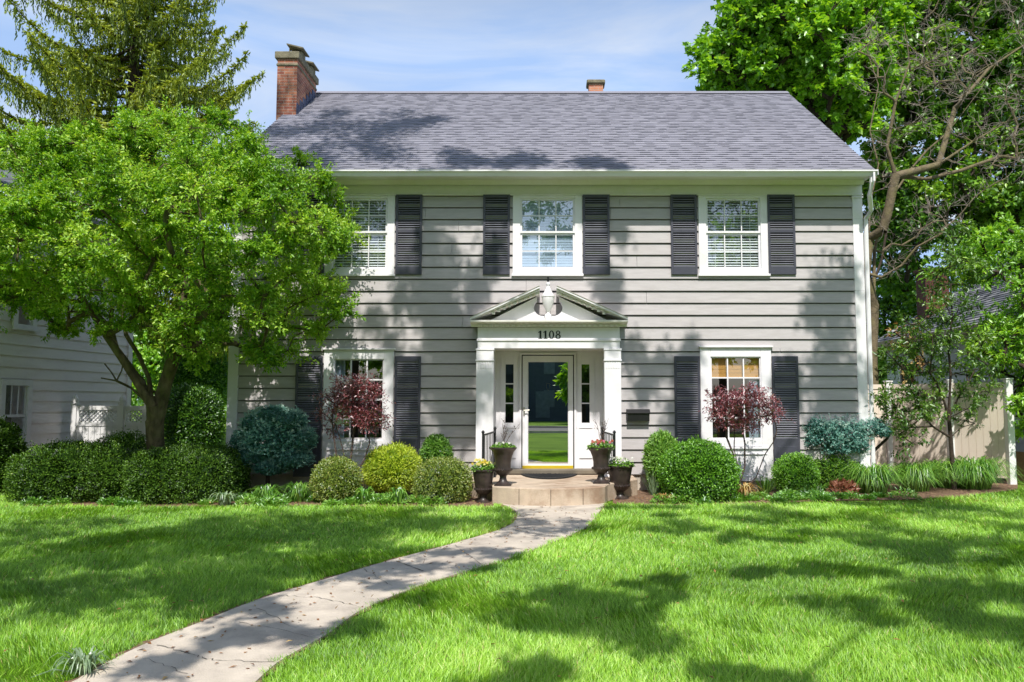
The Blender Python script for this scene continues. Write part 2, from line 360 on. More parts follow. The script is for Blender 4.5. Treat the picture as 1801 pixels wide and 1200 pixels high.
def frusta(P0, P1, R0, R1, n=6, ext=0.35):
    P0 = np.asarray(P0, float); P1 = np.asarray(P1, float); R0 = np.asarray(R0, float); R1 = np.asarray(R1, float)
    d = unit(P1 - P0); P1 = P1 + d * (R1 * ext)[:, None]
    a = np.where(np.abs(d[:, 2:3]) < 0.9, np.array([[0, 0, 1.0]]), np.array([[1.0, 0, 0]]))
    u = unit(np.cross(d, a)); w = np.cross(u, d)
    t = np.arange(n) * 2 * np.pi / n
    ring = u[:, None, :] * np.cos(t)[None, :, None] + w[:, None, :] * np.sin(t)[None, :, None]
    A = P0[:, None] + ring * R0[:, None, None]; B = P1[:, None] + ring * R1[:, None, None]
    V = np.concatenate([A, B], 1).reshape(-1, 3)
    m = len(P0); base = np.arange(m)[:, None] * 2 * n
    i = np.arange(n); j = (i + 1) % n
    F = np.stack([i, i + n, j + n, j], 1)[None] + base[:, :, None]
    return V, F.reshape(-1, 4)

class Skeleton:
    """connect targets to the nearest existing node; radii from how much a node carries"""
    def __init__(s, rng): s.p = []; s.par = []; s.rng = rng; s.fixed = {}
    def poly(s, pts, start=None):
        prev = start if start is not None else -1
        ids = []
        for q in pts:
            s.p.append(np.array(q, float)); s.par.append(prev); prev = len(s.p) - 1; ids.append(prev)
        return ids
    def nearest(s, q): return int(np.argmin(np.linalg.norm(np.array(s.p) - np.array(q), axis=1)))
    def connect(s, targets, step=0.35, sag=0.12, first=1):
        base = s.p[0]
        order = np.argsort(np.linalg.norm(np.array(targets) - s.p[min(len(s.p) - 1, 2)], axis=1))
        out = {}
        for k in order:
            t = np.array(targets[k], float)
            A = np.array(s.p)[first:]
            d = np.linalg.norm(A - t, axis=1) + 0.35 * np.maximum(0, A[:, 2] - t[2] + 0.1)
            j = int(np.argmin(d)) + first
            a = s.p[j]; ln = np.linalg.norm(t - a); n = max(1, int(ln / step))
            prev = j
            b1 = s.rng.normal(size=3) * sag * ln; b1[2] = abs(b1[2])
            for q in range(1, n + 1):
                f = q / n
                pt = a + (t - a) * f + b1 * math.sin(math.pi * f) * 0.8 + (s.rng.normal(size=3) * step * 0.08 if q < n else 0)
                s.p.append(pt); s.par.append(prev); prev = len(s.p) - 1
            out[k] = prev
        return out
    def mesh(s, rtip, expo=0.45, rmax=None, n=7, baseflare=1.25, cap=None, nfix=0):
        N = len(s.p); cnt = np.zeros(N); child = np.zeros(N, int)
        for i in range(N):
            if s.par[i] >= 0: child[s.par[i]] += 1
        for i in range(N):
            if child[i] == 0:
                j = i
                while j >= 0: cnt[j] += 1; j = s.par[j]
        rad = rtip * cnt ** expo
        if rmax: rad = np.minimum(rad * (rmax / rad.max()), rmax) if rad.max() > rmax or True else rad
        rad = np.maximum(rad, rtip * 0.6)
        if cap: rad[nfix:] = np.minimum(rad[nfix:], cap)
        Pn = np.array(s.p); I = [i for i in range(N) if s.par[i] >= 0]; J = [s.par[i] for i in I]
        r0 = rad[J].copy(); r1 = rad[I]
        r0 = np.minimum(r0, r1 * 1.35)
        root = [k for k, j in enumerate(J) if s.par[j] < 0]
        for k in root: r0[k] = rad[J[k]] * baseflare
        s.rad = rad
        return frusta(Pn[J], Pn[I], r0, r1, n)

def clump_leaves(C, Rad, per, twigs, L, W, rng, up=0.25, droop=0.0, squash=0.75, inner=0.25, spread=0.07, tight=0.0):
    """twigs radiate from each clump centre; leaves sit in little sprays along them. returns leaf arrays + twig segs"""
    nc = len(C)
    Tc = np.repeat(np.arange(nc), twigs)
    d = rdir(len(Tc), rng); d[:, 2] = d[:, 2] * squash + up; d = unit(d)
    ln = Rad[Tc] * (0.5 + 1.15 * rng.random(len(Tc)) ** 1.8)
    T0 = C[Tc]; T1 = T0 + d * ln[:, None]; T1[:, 2] -= droop * ln
    k = np.repeat(np.arange(len(Tc)), per)
    f = inner + (1 - inner) * np.sqrt(rng.random(len(k)))
    pos = T0[k] * (1 - f[:, None]) + T1[k] * f[:, None] + rng.normal(size=(len(k), 3)) * (spread * Rad[Tc][k])[:, None]
    out = d[k] * 0.7 + rdir(len(k), rng) * 0.9; out[:, 2] -= 0.15
    nn = rdir(len(k), rng) * 0.75 + np.array([0, -0.25, 1.0])
    Ls = L * (0.6 + 0.8 * rng.random(len(k))); Ws = W * (0.7 + 0.6 * rng.random(len(k)))
    return pos, out, nn, Ls, Ws, T0, T1, Tc[k]

def make_tree(name, label, cat, trunk_lines, C, Rad, mat, bark, L=0.06, W=0.035, per=14, twigs=12, seed=1, rtip=0.008,
              rmax=0.2, step=0.35, up=0.25, droop=0.0, squash=0.75, group=None, first=1, ntube=7, twig_r=0.004, sub=0, foliage=True,
              tonal=0.35, spread=0.07, leafname='crown', expo=0.45, inner=0.25, cap=None):
    rng = np.random.default_rng(seed)
    base = tuple(trunk_lines[0][0])
    t = thing(name, label, cat, base, 0, group)
    sk = Skeleton(rng)
    ids = sk.poly(trunk_lines[0])
    for ln in trunk_lines[1:]:
        j = sk.nearest(ln[0]); sk.poly(ln[1:], start=j)
    C = np.array(C, float); Rad = np.array(Rad, float)
    nfix = len(sk.p); sk.connect(list(C), step=step, first=first)
    V, F = sk.mesh(rtip, expo, rmax, ntube, cap=cap, nfix=nfix)
    pos, out, nn, Ls, Ws, T0, T1, ci = clump_leaves(C, Rad, per, twigs, L, W, rng, up, droop, squash, inner, spread)
    V2, F2 = frusta(T0, T1, np.full(len(T0), twig_r * 1.6), np.full(len(T0), twig_r * 0.6), 3)
    F2 = F2 + len(V); V = np.concatenate([V, V2]); F = np.concatenate([F, F2])
    o = np_mesh('trunk', V - np.array(base), F, bark, t, smooth=True)
    if foliage:
        tone = rng.random(len(C))
        r = np.clip(tonal * tone[ci] + (1 - tonal) * rng.random(len(ci)), 0, 1)
        leaves(leafname, pos - np.array(base), out, nn, Ls, Ws, mat, t, r)
    return t

def in_poly(x, y, poly):
    c = False; n = len(poly); j = n - 1
    for i in range(n):
        xi, yi = poly[i]; xj, yj = poly[j]
        if (yi > y) != (yj > y) and x < (xj - xi) * (y - yi) / (yj - yi) + xi: c = not c
        j = i
    return c

def crown_points(poly, Yc, half, n, rmin, rmax, seed, mind=0.5, edge_pow=0.5):
    """fill the crown volume whose silhouette is the pixel polygon: thick in the middle, thin near the rim"""
    rng = random.Random(seed)
    xs = [p[0] for p in poly]; ys = [p[1] for p in poly]
    cx, cy = sum(xs) / len(xs), sum(ys) / len(ys)
    pts = []; rads = []; tries = 0
    def edge(x, y):
        m = 1e9
        for i in range(len(poly)):
            x1, y1 = poly[i]; x2, y2 = poly[(i + 1) % len(poly)]
            dx, dy = x2 - x1, y2 - y1; t = max(0, min(1, ((x - x1) * dx + (y - y1) * dy) / (dx * dx + dy * dy + 1e-9)))
            m = min(m, math.hypot(x - x1 - t * dx, y - y1 - t * dy))
        return m
    maxe = max(edge(cx, cy), 40)
    while len(pts) < n and tries < n * 60:
        tries += 1
        x = rng.uniform(min(xs), max(xs)); y = rng.uniform(min(ys), max(ys))
        if not in_poly(x, y, poly): continue
        e = edge(x, y)
        s = (Yc - CAM[1]) / FPX
        r = rng.uniform(rmin, rmax)
        if e * s < r * 0.75: 
            if e * s < rmin * 0.6: continue
            r = max(rmin, min(r, e * s * 1.2))
        th = half * min(1, (e / maxe)) ** edge_pow
        u = rng.uniform(-1, 1); u = math.copysign(abs(u) ** 0.6, u)
        Y = Yc + u * th
        q = P(x, y, Y)
        if any((q[0] - a[0]) ** 2 + (q[1] - a[1]) ** 2 + (q[2] - a[2]) ** 2 < (mind * r) ** 2 * 1.6 for a in pts): continue
        pts.append(q); rads.append(r)
    return pts, rads

def bush(name, label, cat, base, c, rad, n, L, W, mat, seed=1, group=None, power=2.3, lump=0.10, flat=0.0, stem=None, leafname='foliage',
         shell=0.30, upn=0.3, needle=False, core=True, light=0.0, cut=None, tone=0.3):
    """clipped shrub: leaves in the outer shell of a lumpy super-ellipsoid, a darker layer inside and woody stems"""
    rng = np.random.default_rng(seed)
    t = thing(name, label, cat, base, 0, group)
    c = np.array(c, float) - np.array(base, float); rad = np.array(rad, float)
    K = 14; kd = rdir(K, rng); ka = rng.normal(size=K) * lump
    def rscale(d):
        s = 1 + sum(ka[i] * np.exp(-((1 - d @ kd[i]) / 0.12)) for i in range(K))
        p = (np.abs(d) ** power).sum(1) ** (-1 / power)
        q = .035 * np.sin(d[:, 0] * 9 + seed) * np.sin(d[:, 2] * 11 + 2 * seed) + .03 * np.sin(d[:, 1] * 17 + d[:, 0] * 13 + seed)
        return (s + q) * p
    d = rdir(n, rng)
    if flat: d = d[d[:, 2] > -flat]
    rs = rscale(d)
    f = 1 - shell * rng.random(len(d)) ** 1.6 + np.where(rng.random(len(d)) < .05, rng.random(len(d)) * .13, 0) + 0.05 * rng.normal(size=len(d)) * (rng.random(len(d)) < .25)
    pos = c + d * rs[:, None] * f[:, None] * rad
    out = d + rdir(len(d), rng) * 0.9; out[:, 2] += 0.25
    nn = d * 0.9 + rdir(len(d), rng) * 0.6 + np.array([0, 0, upn])
    clus = 0.5 + 0.5 * np.sin(pos[:, 0] * 23 + seed) * np.sin(pos[:, 2] * 19 + 1.3 * seed) * np.cos(pos[:, 1] * 21)
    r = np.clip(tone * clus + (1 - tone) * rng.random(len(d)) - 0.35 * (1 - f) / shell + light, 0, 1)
    Ls = L * (0.6 + 0.8 * rng.random(len(d))); Ws = W * (0.7 + 0.6 * rng.random(len(d)))
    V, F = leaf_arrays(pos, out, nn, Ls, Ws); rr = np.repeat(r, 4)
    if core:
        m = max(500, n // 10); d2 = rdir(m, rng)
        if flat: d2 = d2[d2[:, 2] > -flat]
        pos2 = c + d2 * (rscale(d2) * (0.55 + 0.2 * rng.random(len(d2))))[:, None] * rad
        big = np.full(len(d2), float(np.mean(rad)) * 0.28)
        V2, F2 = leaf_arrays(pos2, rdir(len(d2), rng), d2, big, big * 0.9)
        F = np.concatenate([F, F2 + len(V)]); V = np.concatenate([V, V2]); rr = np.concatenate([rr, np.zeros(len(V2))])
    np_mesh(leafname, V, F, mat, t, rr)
    sb = MB()
    for k in range(stem[0] if stem else 5):
        a = rng.uniform(0, 6.28); q = c + np.array([math.cos(a) * rad[0] * .45, math.sin(a) * rad[1] * .45, rad[2] * .15])
        b = np.array([math.cos(a) * 0.05, math.sin(a) * 0.05, 0.0])
        mid = (b + q) / 2 + rng.normal(size=3) * 0.03
        w = stem[1] if stem else 0.012
        sb.tube([b, mid, q], [w, w * .8, w * .5], 6)
    sb.build('stem', M['stem'], t, True)
    return t

def blades(name, label, cat, base, n, h, spread, w, mat, seed=1, group=None, arch=0.6, lean=(0, 0), part='foliage'):
    """clump of arching strap leaves"""
    rng = np.random.default_rng(seed)
    t = thing(name, label, cat, base, 0, group)
    a = rng.uniform(0, 2 * np.pi, n); rr = spread * np.sqrt(rng.random(n)) * 0.36
    b = np.stack([rr * np.cos(a), rr * np.sin(a), np.zeros(n)], 1)
    a2 = a + rng.normal(size=n) * 0.5
    o = np.stack([np.cos(a2), np.sin(a2), np.zeros(n)], 1); o[:, 0] += lean[0]; o[:, 1] += lean[1]
    H = h * (0.55 + 0.6 * rng.random(n)); S = (spread * .6 + arch * h * .55) * (0.25 + 0.9 * rng.random(n))
    K = 6; V = []; 
    side = unit(np.cross(o, np.array([0, 0, 1.0])))
    for k in range(K):
        f = k / (K - 1)
        z = H * (f if arch < .45 else (3.2 * f - (2.2 + .6 * arch) * f * f))
        p = b + o * (S * f ** 1.25)[:, None]; p[:, 2] += z
        ww = w * (1 - f ** 2.2) * (0.5 + 0.5 * min(1, f * 4)) + 0.0008
        V.append(p + side * ww * .5); V.append(p - side * ww * .5)
    V = np.stack(V, 1).reshape(-1, 3)
    base_i = np.arange(n)[:, None, None] * 2 * K
    F = np.array([[2 * k, 2 * k + 1, 2 * k + 3, 2 * k + 2] for k in range(K - 1)])[None] + base_i
    np_mesh(part, V, F.reshape(-1, 4), mat, t, np.repeat(rng.random(n), 2 * K))
    return t

# ================================================================== SETTING
SUN_EL, SUN_AZ = 54.0, -1.5      # azimuth: degrees toward -x from straight out of the front
Ld = np.array([math.sin(R(SUN_AZ)) * math.cos(R(SUN_EL)), math.cos(R(SUN_AZ)) * math.cos(R(SUN_EL)), -math.sin(R(SUN_EL))])

g = MB(); g.add([(-400, -400, 0), (400, -400, 0), (400, 400, 0), (-400, 400, 0)], [(0, 1, 2, 3)])
g.build('ground', M['ground']) ['kind'] = 'structure'

# path: edges read on the ground plane
PL = [(868, 889), (908, 903), (893, 928), (800, 958), (675, 992), (540, 1032), (450, 1060), (350, 1100), (250, 1140), (145, 1195)]
PR = [(1078, 884), (1056, 900), (1030, 930), (975, 955), (900, 983), (750, 1030), (640, 1075), (575, 1120), (500, 1163), (460, 1195)]
pl = [G(x, y)[:2] for x, y in PL]; pr = [G(x, y)[:2] for x, y in PR]
pl[0] = (pl[0][0] , pl[0][1] + 0.35); pr[0] = (pr[0][0] - .05, pr[0][1] + 0.35)
# runs on past the camera to the street
pl += [(-2.70, -11.0), (-2.70, -13.0), (-2.70, -16.0), (-2.70, -25.7)]; pr += [(-1.67, -11.0), (-1.67, -13.0), (-1.67, -16.0), (-1.67, -25.7)]
def smooth(pts, n=6):
    out = []
    for i in range(len(pts) - 1):
        p0 = pts[max(i - 1, 0)]; p1 = pts[i]; p2 = pts[i + 1]; p3 = pts[min(i + 2, len(pts) - 1)]
        for k in range(n):
            t = k / n
            out.append(tuple(0.5 * ((2 * p1[j]) + (-p0[j] + p2[j]) * t + (2 * p0[j] - 5 * p1[j] + 4 * p2[j] - p3[j]) * t * t + (-p0[j] + 3 * p1[j] - 3 * p2[j] + p3[j]) * t ** 3) for j in (0, 1)))
    out.append(tuple(pts[-1])); return out
sl, sr = smooth(pl), smooth(pr)
pm = MB()
for i in range(len(sl) - 1):
    a, b, c, d = sl[i], sl[i + 1], sr[i + 1], sr[i]
    pm.add([(*a, 0.02), (*b, 0.02), (*c, 0.02), (*d, 0.02), (*a, -.05), (*b, -.05), (*c, -.05), (*d, -.05)], [(0, 1, 2, 3), (0, 4, 5, 1), (3, 2, 6, 7)])
path = pm.build('path', M['concrete']); path['kind'] = 'structure'
jm = MB()
def groove(a, b, w=0.014, wig=0.02, n=10, z=0.0245):
    a = G(*a)[:2]; b = G(*b)[:2]; L = math.hypot(b[0] - a[0], b[1] - a[1]); nx, ny = -(b[1] - a[1]) / L, (b[0] - a[0]) / L
    pts = []
    for k in range(n + 1):
        t = k / n; o = random.uniform(-wig, wig) if 0 < k < n else 0
        pts.append((a[0] + (b[0] - a[0]) * t + nx * o, a[1] + (b[1] - a[1]) * t + ny * o))
    for k in range(n):
        p, q = pts[k], pts[k + 1]; ww = w * random.uniform(.3, .9) / 2
        jm.add([(p[0] - nx * ww, p[1] - ny * ww, z), (q[0] - nx * ww, q[1] - ny * ww, z), (q[0] + nx * ww, q[1] + ny * ww, z), (p[0] + nx * ww, p[1] + ny * ww, z)], [(0, 1, 2, 3)])
for a, b, w, g_ in [((697, 991), (745, 1009), .016, .004), ((487, 1052), (560, 1056), .008, .02), ((560, 1056), (628, 1071), .008, .02), ((275, 1141), (340, 1158), .008, .02),
                    ((340, 1158), (380, 1168), .008, .02), ((380, 1168), (482, 1171), .008, .015), ((420, 1100), (560, 1128), .008, .02), ((640, 1005), (690, 1035), .006, .02),
                    ((905, 937), (985, 948), .012, .003), ((870, 965), (925, 970), .01, .003), ((800, 962), (850, 1000), .006, .01), ((450, 1075), (520, 1110), .006, .02), ((250, 1165), (330, 1192), .006, .02)]:
    groove(a, b, w, g_)
jo = jm.build('path_joint_lines', M['joint']); jo['kind'] = 'structure'

# bare earth showing along the edges of the path
em = MB()
for side, sg in ((sl, -1), (sr, 1)):
    for i in range(len(side) - 1):
        a, c = side[i], side[i + 1]
        w0 = (.055 if sg < 0 else .03) + .03 * math.sin(i * 2.3); w1 = (.055 if sg < 0 else .03) + .03 * math.sin((i + 1) * 2.3)
        em.add([(a[0], a[1], .012), (c[0], c[1], .012), (c[0] + sg * w1, c[1], .012), (a[0] + sg * w0, a[1], .012)], [(0, 1, 2, 3) if sg < 0 else (3, 2, 1, 0)])
eo = em.build('path_edge_soil', M['soil']); eo['kind'] = 'structure'

# planting beds
BL = [(40, 893), (120, 892), (300, 893), (500, 891), (700, 893), (868, 894), (868, 840), (300, 820), (60, 826)]
BR = [(1078, 888), (1160, 890), (1300, 889), (1450, 882), (1600, 880), (1700, 874), (1790, 862), (1790, 838), (1530, 812), (1400, 805), (1078, 815)]
def bed(pts, name):
    b = MB(); q = [G(x, y)[:2] for x, y in pts]
    b.add([(x, y, 0.012) for x, y in q], [tuple(range(len(q)))])
    # raised middle
    cx = sum(p[0] for p in q) / len(q); cy = sum(p[1] for p in q) / len(q)
    o = b.build(name, M['soil']); o['kind'] = 'structure'; return q
bedL = bed(BL, 'garden_bed'); bedR = bed(BR, 'garden_bed')

# street, far walk (seen in the glass)
rd = MB(); rd.add([(-120, -34, .01), (120, -34, .01), (120, -26, .01), (-120, -26, .01)], [(0, 1, 2, 3)]); rd.build('road', M['asphalt'])['kind'] = 'structure'
kb = MB(); kb.box(-120, 120, -26, -25.8, 0, .13); kb.box(-120, 120, -34.2, -34, 0, .13); kb.build('kerb', M['concrete'])['kind'] = 'structure'
sw = MB(); sw.add([(-120, -38.2, .01), (120, -38.2, .01), (120, -36.8, .01), (-120, -36.8, .01)], [(0, 1, 2, 3)]); sw.build('pavement', M['concrete'])['kind'] = 'structure'

# ================================================================== THE HOUSE
house = thing('house', 'two storey grey clapboard house with charcoal shutters and white pedimented doorway', 'house', (0, 0, 0))
XR = Xp(1519, 520, 0); XL = -5.80
XL = Xp(402, 700, 0)
ZF = Zp(345, 0)                 # underside of the frieze board
BACK = 8.6
ZTOP = Zp(322, 0)
RISE = 0.2235

# openings: (x0,x1,z0,z1)
def rect(px0, py0, px1, py1, Y=0.0):
    ym = (py0 + py1) / 2
    return (Xp(px0, ym, Y), Xp(px1, ym, Y), Zp(py1, Y), Zp(py0, Y))
UP = [rect(573, 345, 695, 484), rect(902, 345, 1024, 484), rect(1228, 345, 1350, 484)]
LO = [rect(569, 613, 692, 846), rect(1232, 609, 1357, 846)]
AL = (Xp(867, 700, 0), Xp(1064, 700, 0), 0.2, Zp(613, 0))     # door alcove
holes = [(a + .13, b - .13, c + .1, d - .05) for a, b, c, d in UP] + [(a + .13, b - .13, c + .78, d - .16) for a, b, c, d in LO] + [AL]

LAP_SHADE = MB()
def siding(mb, x0, x1, z0, z1, holes, rise, out=0.044, top=0.012, face=0.0, gap=0.0):
    z = z0; k = 0
    while z < z1 - 0.01:
        a, b = z, min(z + rise, z1)
        cuts = sorted({a, b} | {h[2] for h in holes if a < h[2] < b} | {h[3] for h in holes if a < h[3] < b})
        jit = random.uniform(-.002, .002)
        for c0, c1 in zip(cuts[:-1], cuts[1:]):
            mid = (c0 + c1) / 2
            xs = [(x0, x1)]
            for h in holes:
                if h[2] < mid < h[3]:
                    nx = []
                    for p, q in xs:
                        if h[1] <= p or h[0] >= q: nx.append((p, q)); continue
                        if p < h[0]: nx.append((p, h[0]))
                        if h[1] < q: nx.append((h[1], q))
                    xs = nx
            f0 = (c0 - a) / rise; f1 = (c1 - a) / rise
            if c1 >= b - 1e-6 and c1 - c0 > .02 and b < z1 - 1e-6:      # rebate under the lip of the next board, with a shade-coloured strip
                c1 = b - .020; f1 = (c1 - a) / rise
                for p, q in xs: LAP_SHADE.box(p, q, face + .004, face + .02, c1, b)
            y0 = face - (out * (1 - f0) + top * f0) - jit; y1 = face - (out * (1 - f1) + top * f1) - jit
            xs2 = []
            for p, q in xs:
                if q - p > 2.2 and c0 == a:
                    cutp = p + (q - p) * random.uniform(.2, .8); xs2 += [(p, cutp - .0025), (cutp + .0025, q)]
                else: xs2.append((p, q))
            for p, q in xs2:
                # split long boards at random butt joints
                cutx = [p]
                x = p
                mb.hexa([(p, y0, c0), (q, y0, c0), (q, face + .018, c0), (p, face + .018, c0), (p, y1, c1), (q, y1, c1), (q, face + .018, c1), (p, face + .018, c1)])
        z += rise; k += 1
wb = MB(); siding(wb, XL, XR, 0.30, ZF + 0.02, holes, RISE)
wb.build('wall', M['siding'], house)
LAP_SHADE.build('siding', surf('painted_lap_shade', (0.13, 0.12, 0.115), 0.95, 0.3, 12), house)  # lap shadow lines put into the dark colour of these strips
# side and back walls, floors and interior (closed box)
sw_ = MB(); sw_.box(XL, XL + .02, 0.021, BACK, 0.3, ZTOP); sw_.box(XR - .02, XR, 0.021, BACK, 0.3, ZTOP); sw_.box(XL, XR, BACK, BACK + .02, .3, ZTOP)
GZ = Zp(163, 4.2)
sw_.build('side_wall', M['siding'], house)
fb = MB(); fb.box(XL + .03, AL[0] - .02, 0.0, BACK, -0.1, 0.298); fb.box(AL[1] + .02, XR - .03, 0.0, BACK, -.1, .298); fb.box(AL[0] - .018, AL[1] + .018, .75, BACK, -.1, .298)
fb.build('foundation', M['concrete'], house)
ib = MB(); ib.box(XL + .05, XR - .05, 2.6, 2.65, .3, ZTOP); ib.box(XL + .05, XR - .05, .05, 2.6, 2.72, 2.82); ib.box(XL + .05, XR - .05, .05, 2.6, .30, .36)
ib.box(XL + .05, XR - .05, .05, 2.6, ZTOP - .04, ZTOP)
ib.build('interior', M['interior'], house)

# corner boards with small caps
for x0, x1 in ((XL - .01, XL + .175), (XR - .175, XR + .01)):
    b = MB(); b.box(x0, x1, -.045, .06, .22, ZF - .05); b.box(x0 - .012, x1 + .012, -.06, .07, ZF - .05, ZF - .02); b.box(x0, x1, -.05, .06, ZF - .02, ZF)
    b.build('corner_board', M['trim'], house, bevel=.004)
# frieze, soffit, gutter
b = MB(); b.box(XL - .01, XR + .01, -.05, .03, ZF + .001, ZTOP + .12); b.box(XL - .02, XR + .02, -.062, -.051, ZF + .001, ZF + .03)
b.box(XL - .02, XR + .02, -.085, -.051, ZTOP - .03, ZTOP + .03)
b.build('frieze', M['trim'], house, bevel=.003)
EY = -0.50
XE_R = Xp(1537, 300, EY - .1); XE_L = -XE_R + (XL + XR) 
zg_t = Zp(299, EY - .13); zg_b = Zp(310, EY - .08)
b = MB(); b.box(XE_L + .02, XE_R - .02, EY, -.05, ZTOP + .02, ZTOP + .045)
b.box(XE_L + .01, XE_R - .01, EY - .025, EY, ZTOP - .0, zg_t - .02)
b.build('soffit', M['cream'], house)
# k-style gutter profile
pr_ = [(EY - .03, zg_b), (EY - .09, zg_b), (EY - .115, zg_b + .05), (EY - .15, zg_t - .025), (EY - .15, zg_t), (EY - .135, zg_t), (EY - .13, zg_t - .02), (EY - .10, zg_b + .055), (EY - .08, zg_b + .01), (EY - .03, zg_b + .01)]
b = MB(); b.prism_yz(pr_[::-1], XE_L - .02, XE_R + .06)
b.box(XE_R + .05, XE_R + .062, EY - .145, EY - .03, zg_b + .01, zg_t - .001)
b.build('gutter', M['trim'], house)
# crown under gutter
b = MB(); b.prism_yz([(-.086, ZTOP + .018), (-.17, ZTOP + .018), (-.10, ZTOP - .06), (-.086, ZTOP - .06)][::-1], XL - .02, XR + .02); b.build('cornice_moulding', M['cream'], house)
# eave return at the right end
b = MB(); b.prism_xz([(XR + .012, ZTOP - .02), (XE_R - .03, ZTOP + .05), (XE_R - .03, zg_t - .05), (XR + .012, zg_t - .05)], EY + .01, EY + .30)
b.build('eave_return', M['trim'], house)
# downspout
b = MB(); xd = XR + .06
b.tube([(XE_R - .02, EY - .05, zg_b + .02), (XE_R - .02, EY - .05, zg_b - .10), (XE_R - .03, EY + .05, zg_b - .30), (xd + .06, -.16, zg_b - .52), (xd, -.06, zg_b - .66), (xd, -.05, zg_b - .80), (xd, -.05, .35), (xd, -.18, .2)], .042, 8)
b.build('downspout', M['trim'], house, True)

# roof
ex, ey, ez = XE_R, EY - .14, zg_t
d_r = XE_R * FPX / (1385 - VPX)            # along-axis distance of the ridge end
vR = (CY - 163) / FPX
RY = CAM[1] + d_r * (ct - vR * st) ; RZ = CAM[2] + d_r * (st + vR * ct)
slope = math.atan2(RZ - ez, RY - ey); SL = math.hypot(RZ - ez, RY - ey)
print('ROOF', XL, XR, XE_L, XE_R, RY, RZ, math.degrees(slope), ZF, ZTOP, zg_b, zg_t)
def shingles(mb, x0, x1, ey, ez, slope, SL, expo=0.125, tab=0.25, dirn=1, seed=3, lift=0.014, tones=None, axis='x', org=0.0):
    rr = random.Random(seed); n = int(SL / expo) + 1; e = SL / n
    cs, sn = math.cos(slope), math.sin(slope)
    for k in range(n):
        s0 = k * e; s1 = (k + 1) * e + .004
        x = x0 - rr.random() * tab; flip = False
        while x < x1:
            w = tab * rr.uniform(.7, 1.2); a = max(x, x0); c = min(x + w, x1)
            if c - a > .01:
                flip = not flip; up = flip if rr.random() < .95 else not flip
                h0 = lift + (0.003 if up else 0.0); h1 = 0.001
                tone_ = min(1, max(0, .62 + rr.gauss(0, .035))); mb.cur = tone_
                def pt(xx, s, h): 
                    yy, zz = ey + dirn * (s * cs - h * sn), ez + s * sn + h * cs
                    return (xx, yy, zz)
                mb.add([pt(a, s0, h0), pt(c, s0, h0), pt(c, s1, h1), pt(a, s1, h1), pt(a, s0, -.01), pt(c, s0, -.01)],
                       [(0, 1, 2, 3) if dirn > 0 else (3, 2, 1, 0), (0, 4, 5, 1) if dirn > 0 else (1, 5, 4, 0)])
                if up or rr.random() < .12:      # the dark shadow band of laminated tabs
                    mb.cur = rr.uniform(0, .12); a2 = a + (c - a) * rr.uniform(0, .3); c2 = c - (c - a) * rr.uniform(0, .3); bw = rr.uniform(.012, .020)
                    mb.add([pt(a2, s0, h0 + .0015), pt(c2, s0, h0 + .0015), pt(c2, s0 + bw, h0 + .0010), pt(a2, s0 + bw, h0 + .0010)], [(0, 1, 2, 3)])
            x += w
b = MB(); shingles(b, XE_L, XE_R, ey, ez, slope, SL)
b.cur = .5
b.hexa([(XE_L, ey, ez - .03), (XE_R, ey, ez - .03), (XE_R, RY, RZ - .03), (XE_L, RY, RZ - .03), (XE_L, ey, ez - .012), (XE_R, ey, ez - .012), (XE_R, RY, RZ - .012), (XE_L, RY, RZ - .012)])
by = 2 * RY - ey
b.hexa([(XE_L, by, ez - .03), (XE_L, RY, RZ - .03), (XE_R, RY, RZ - .03), (XE_R, by, ez - .03), (XE_L, by, ez), (XE_L, RY, RZ), (XE_R, RY, RZ), (XE_R, by, ez)])
b.build('roof', M['shingle'], house)
b = MB(); b.prism_yz([(RY - .16, RZ - .075), (RY, RZ + .035), (RY + .16, RZ - .075), (RY, RZ - .0)][::-1], XE_L, XE_R); b.cur = 0
o = b.build('ridge_cap', M['shingle'], house)
# gables
for x0, x1 in ((XL, XL + .03), (XR - .03, XR)):
    MB().prism_yz([(0.0, ZTOP + .05), (2 * RY, ZTOP + .05), (2 * RY, ZTOP + .06), (RY, RZ - .25), (0, ZTOP + .06)], x0, x1).build('gable_wall', M['siding'], house)
for x0, x1 in ((XE_L - .005, XE_L + .03), (XE_R - .03, XE_R + .005)):
    b = MB(); b.hexa([(x0, ey, ez - .2), (x1, ey, ez - .2), (x1, RY, RZ - .2), (x0, RY, RZ - .2), (x0, ey, ez - .031), (x1, ey, ez - .031), (x1, RY, RZ - .031), (x0, RY, RZ - .031)])
    b.hexa([(x0, RY + .001, RZ - .2), (x1, RY + .001, RZ - .2), (x1, by, ez - .2), (x0, by, ez - .2), (x0, RY + .001, RZ - .031), (x1, RY + .001, RZ - .031), (x1, by, ez - .031), (x0, by, ez - .031)])
    b.build('rake_board', M['trim'], house)

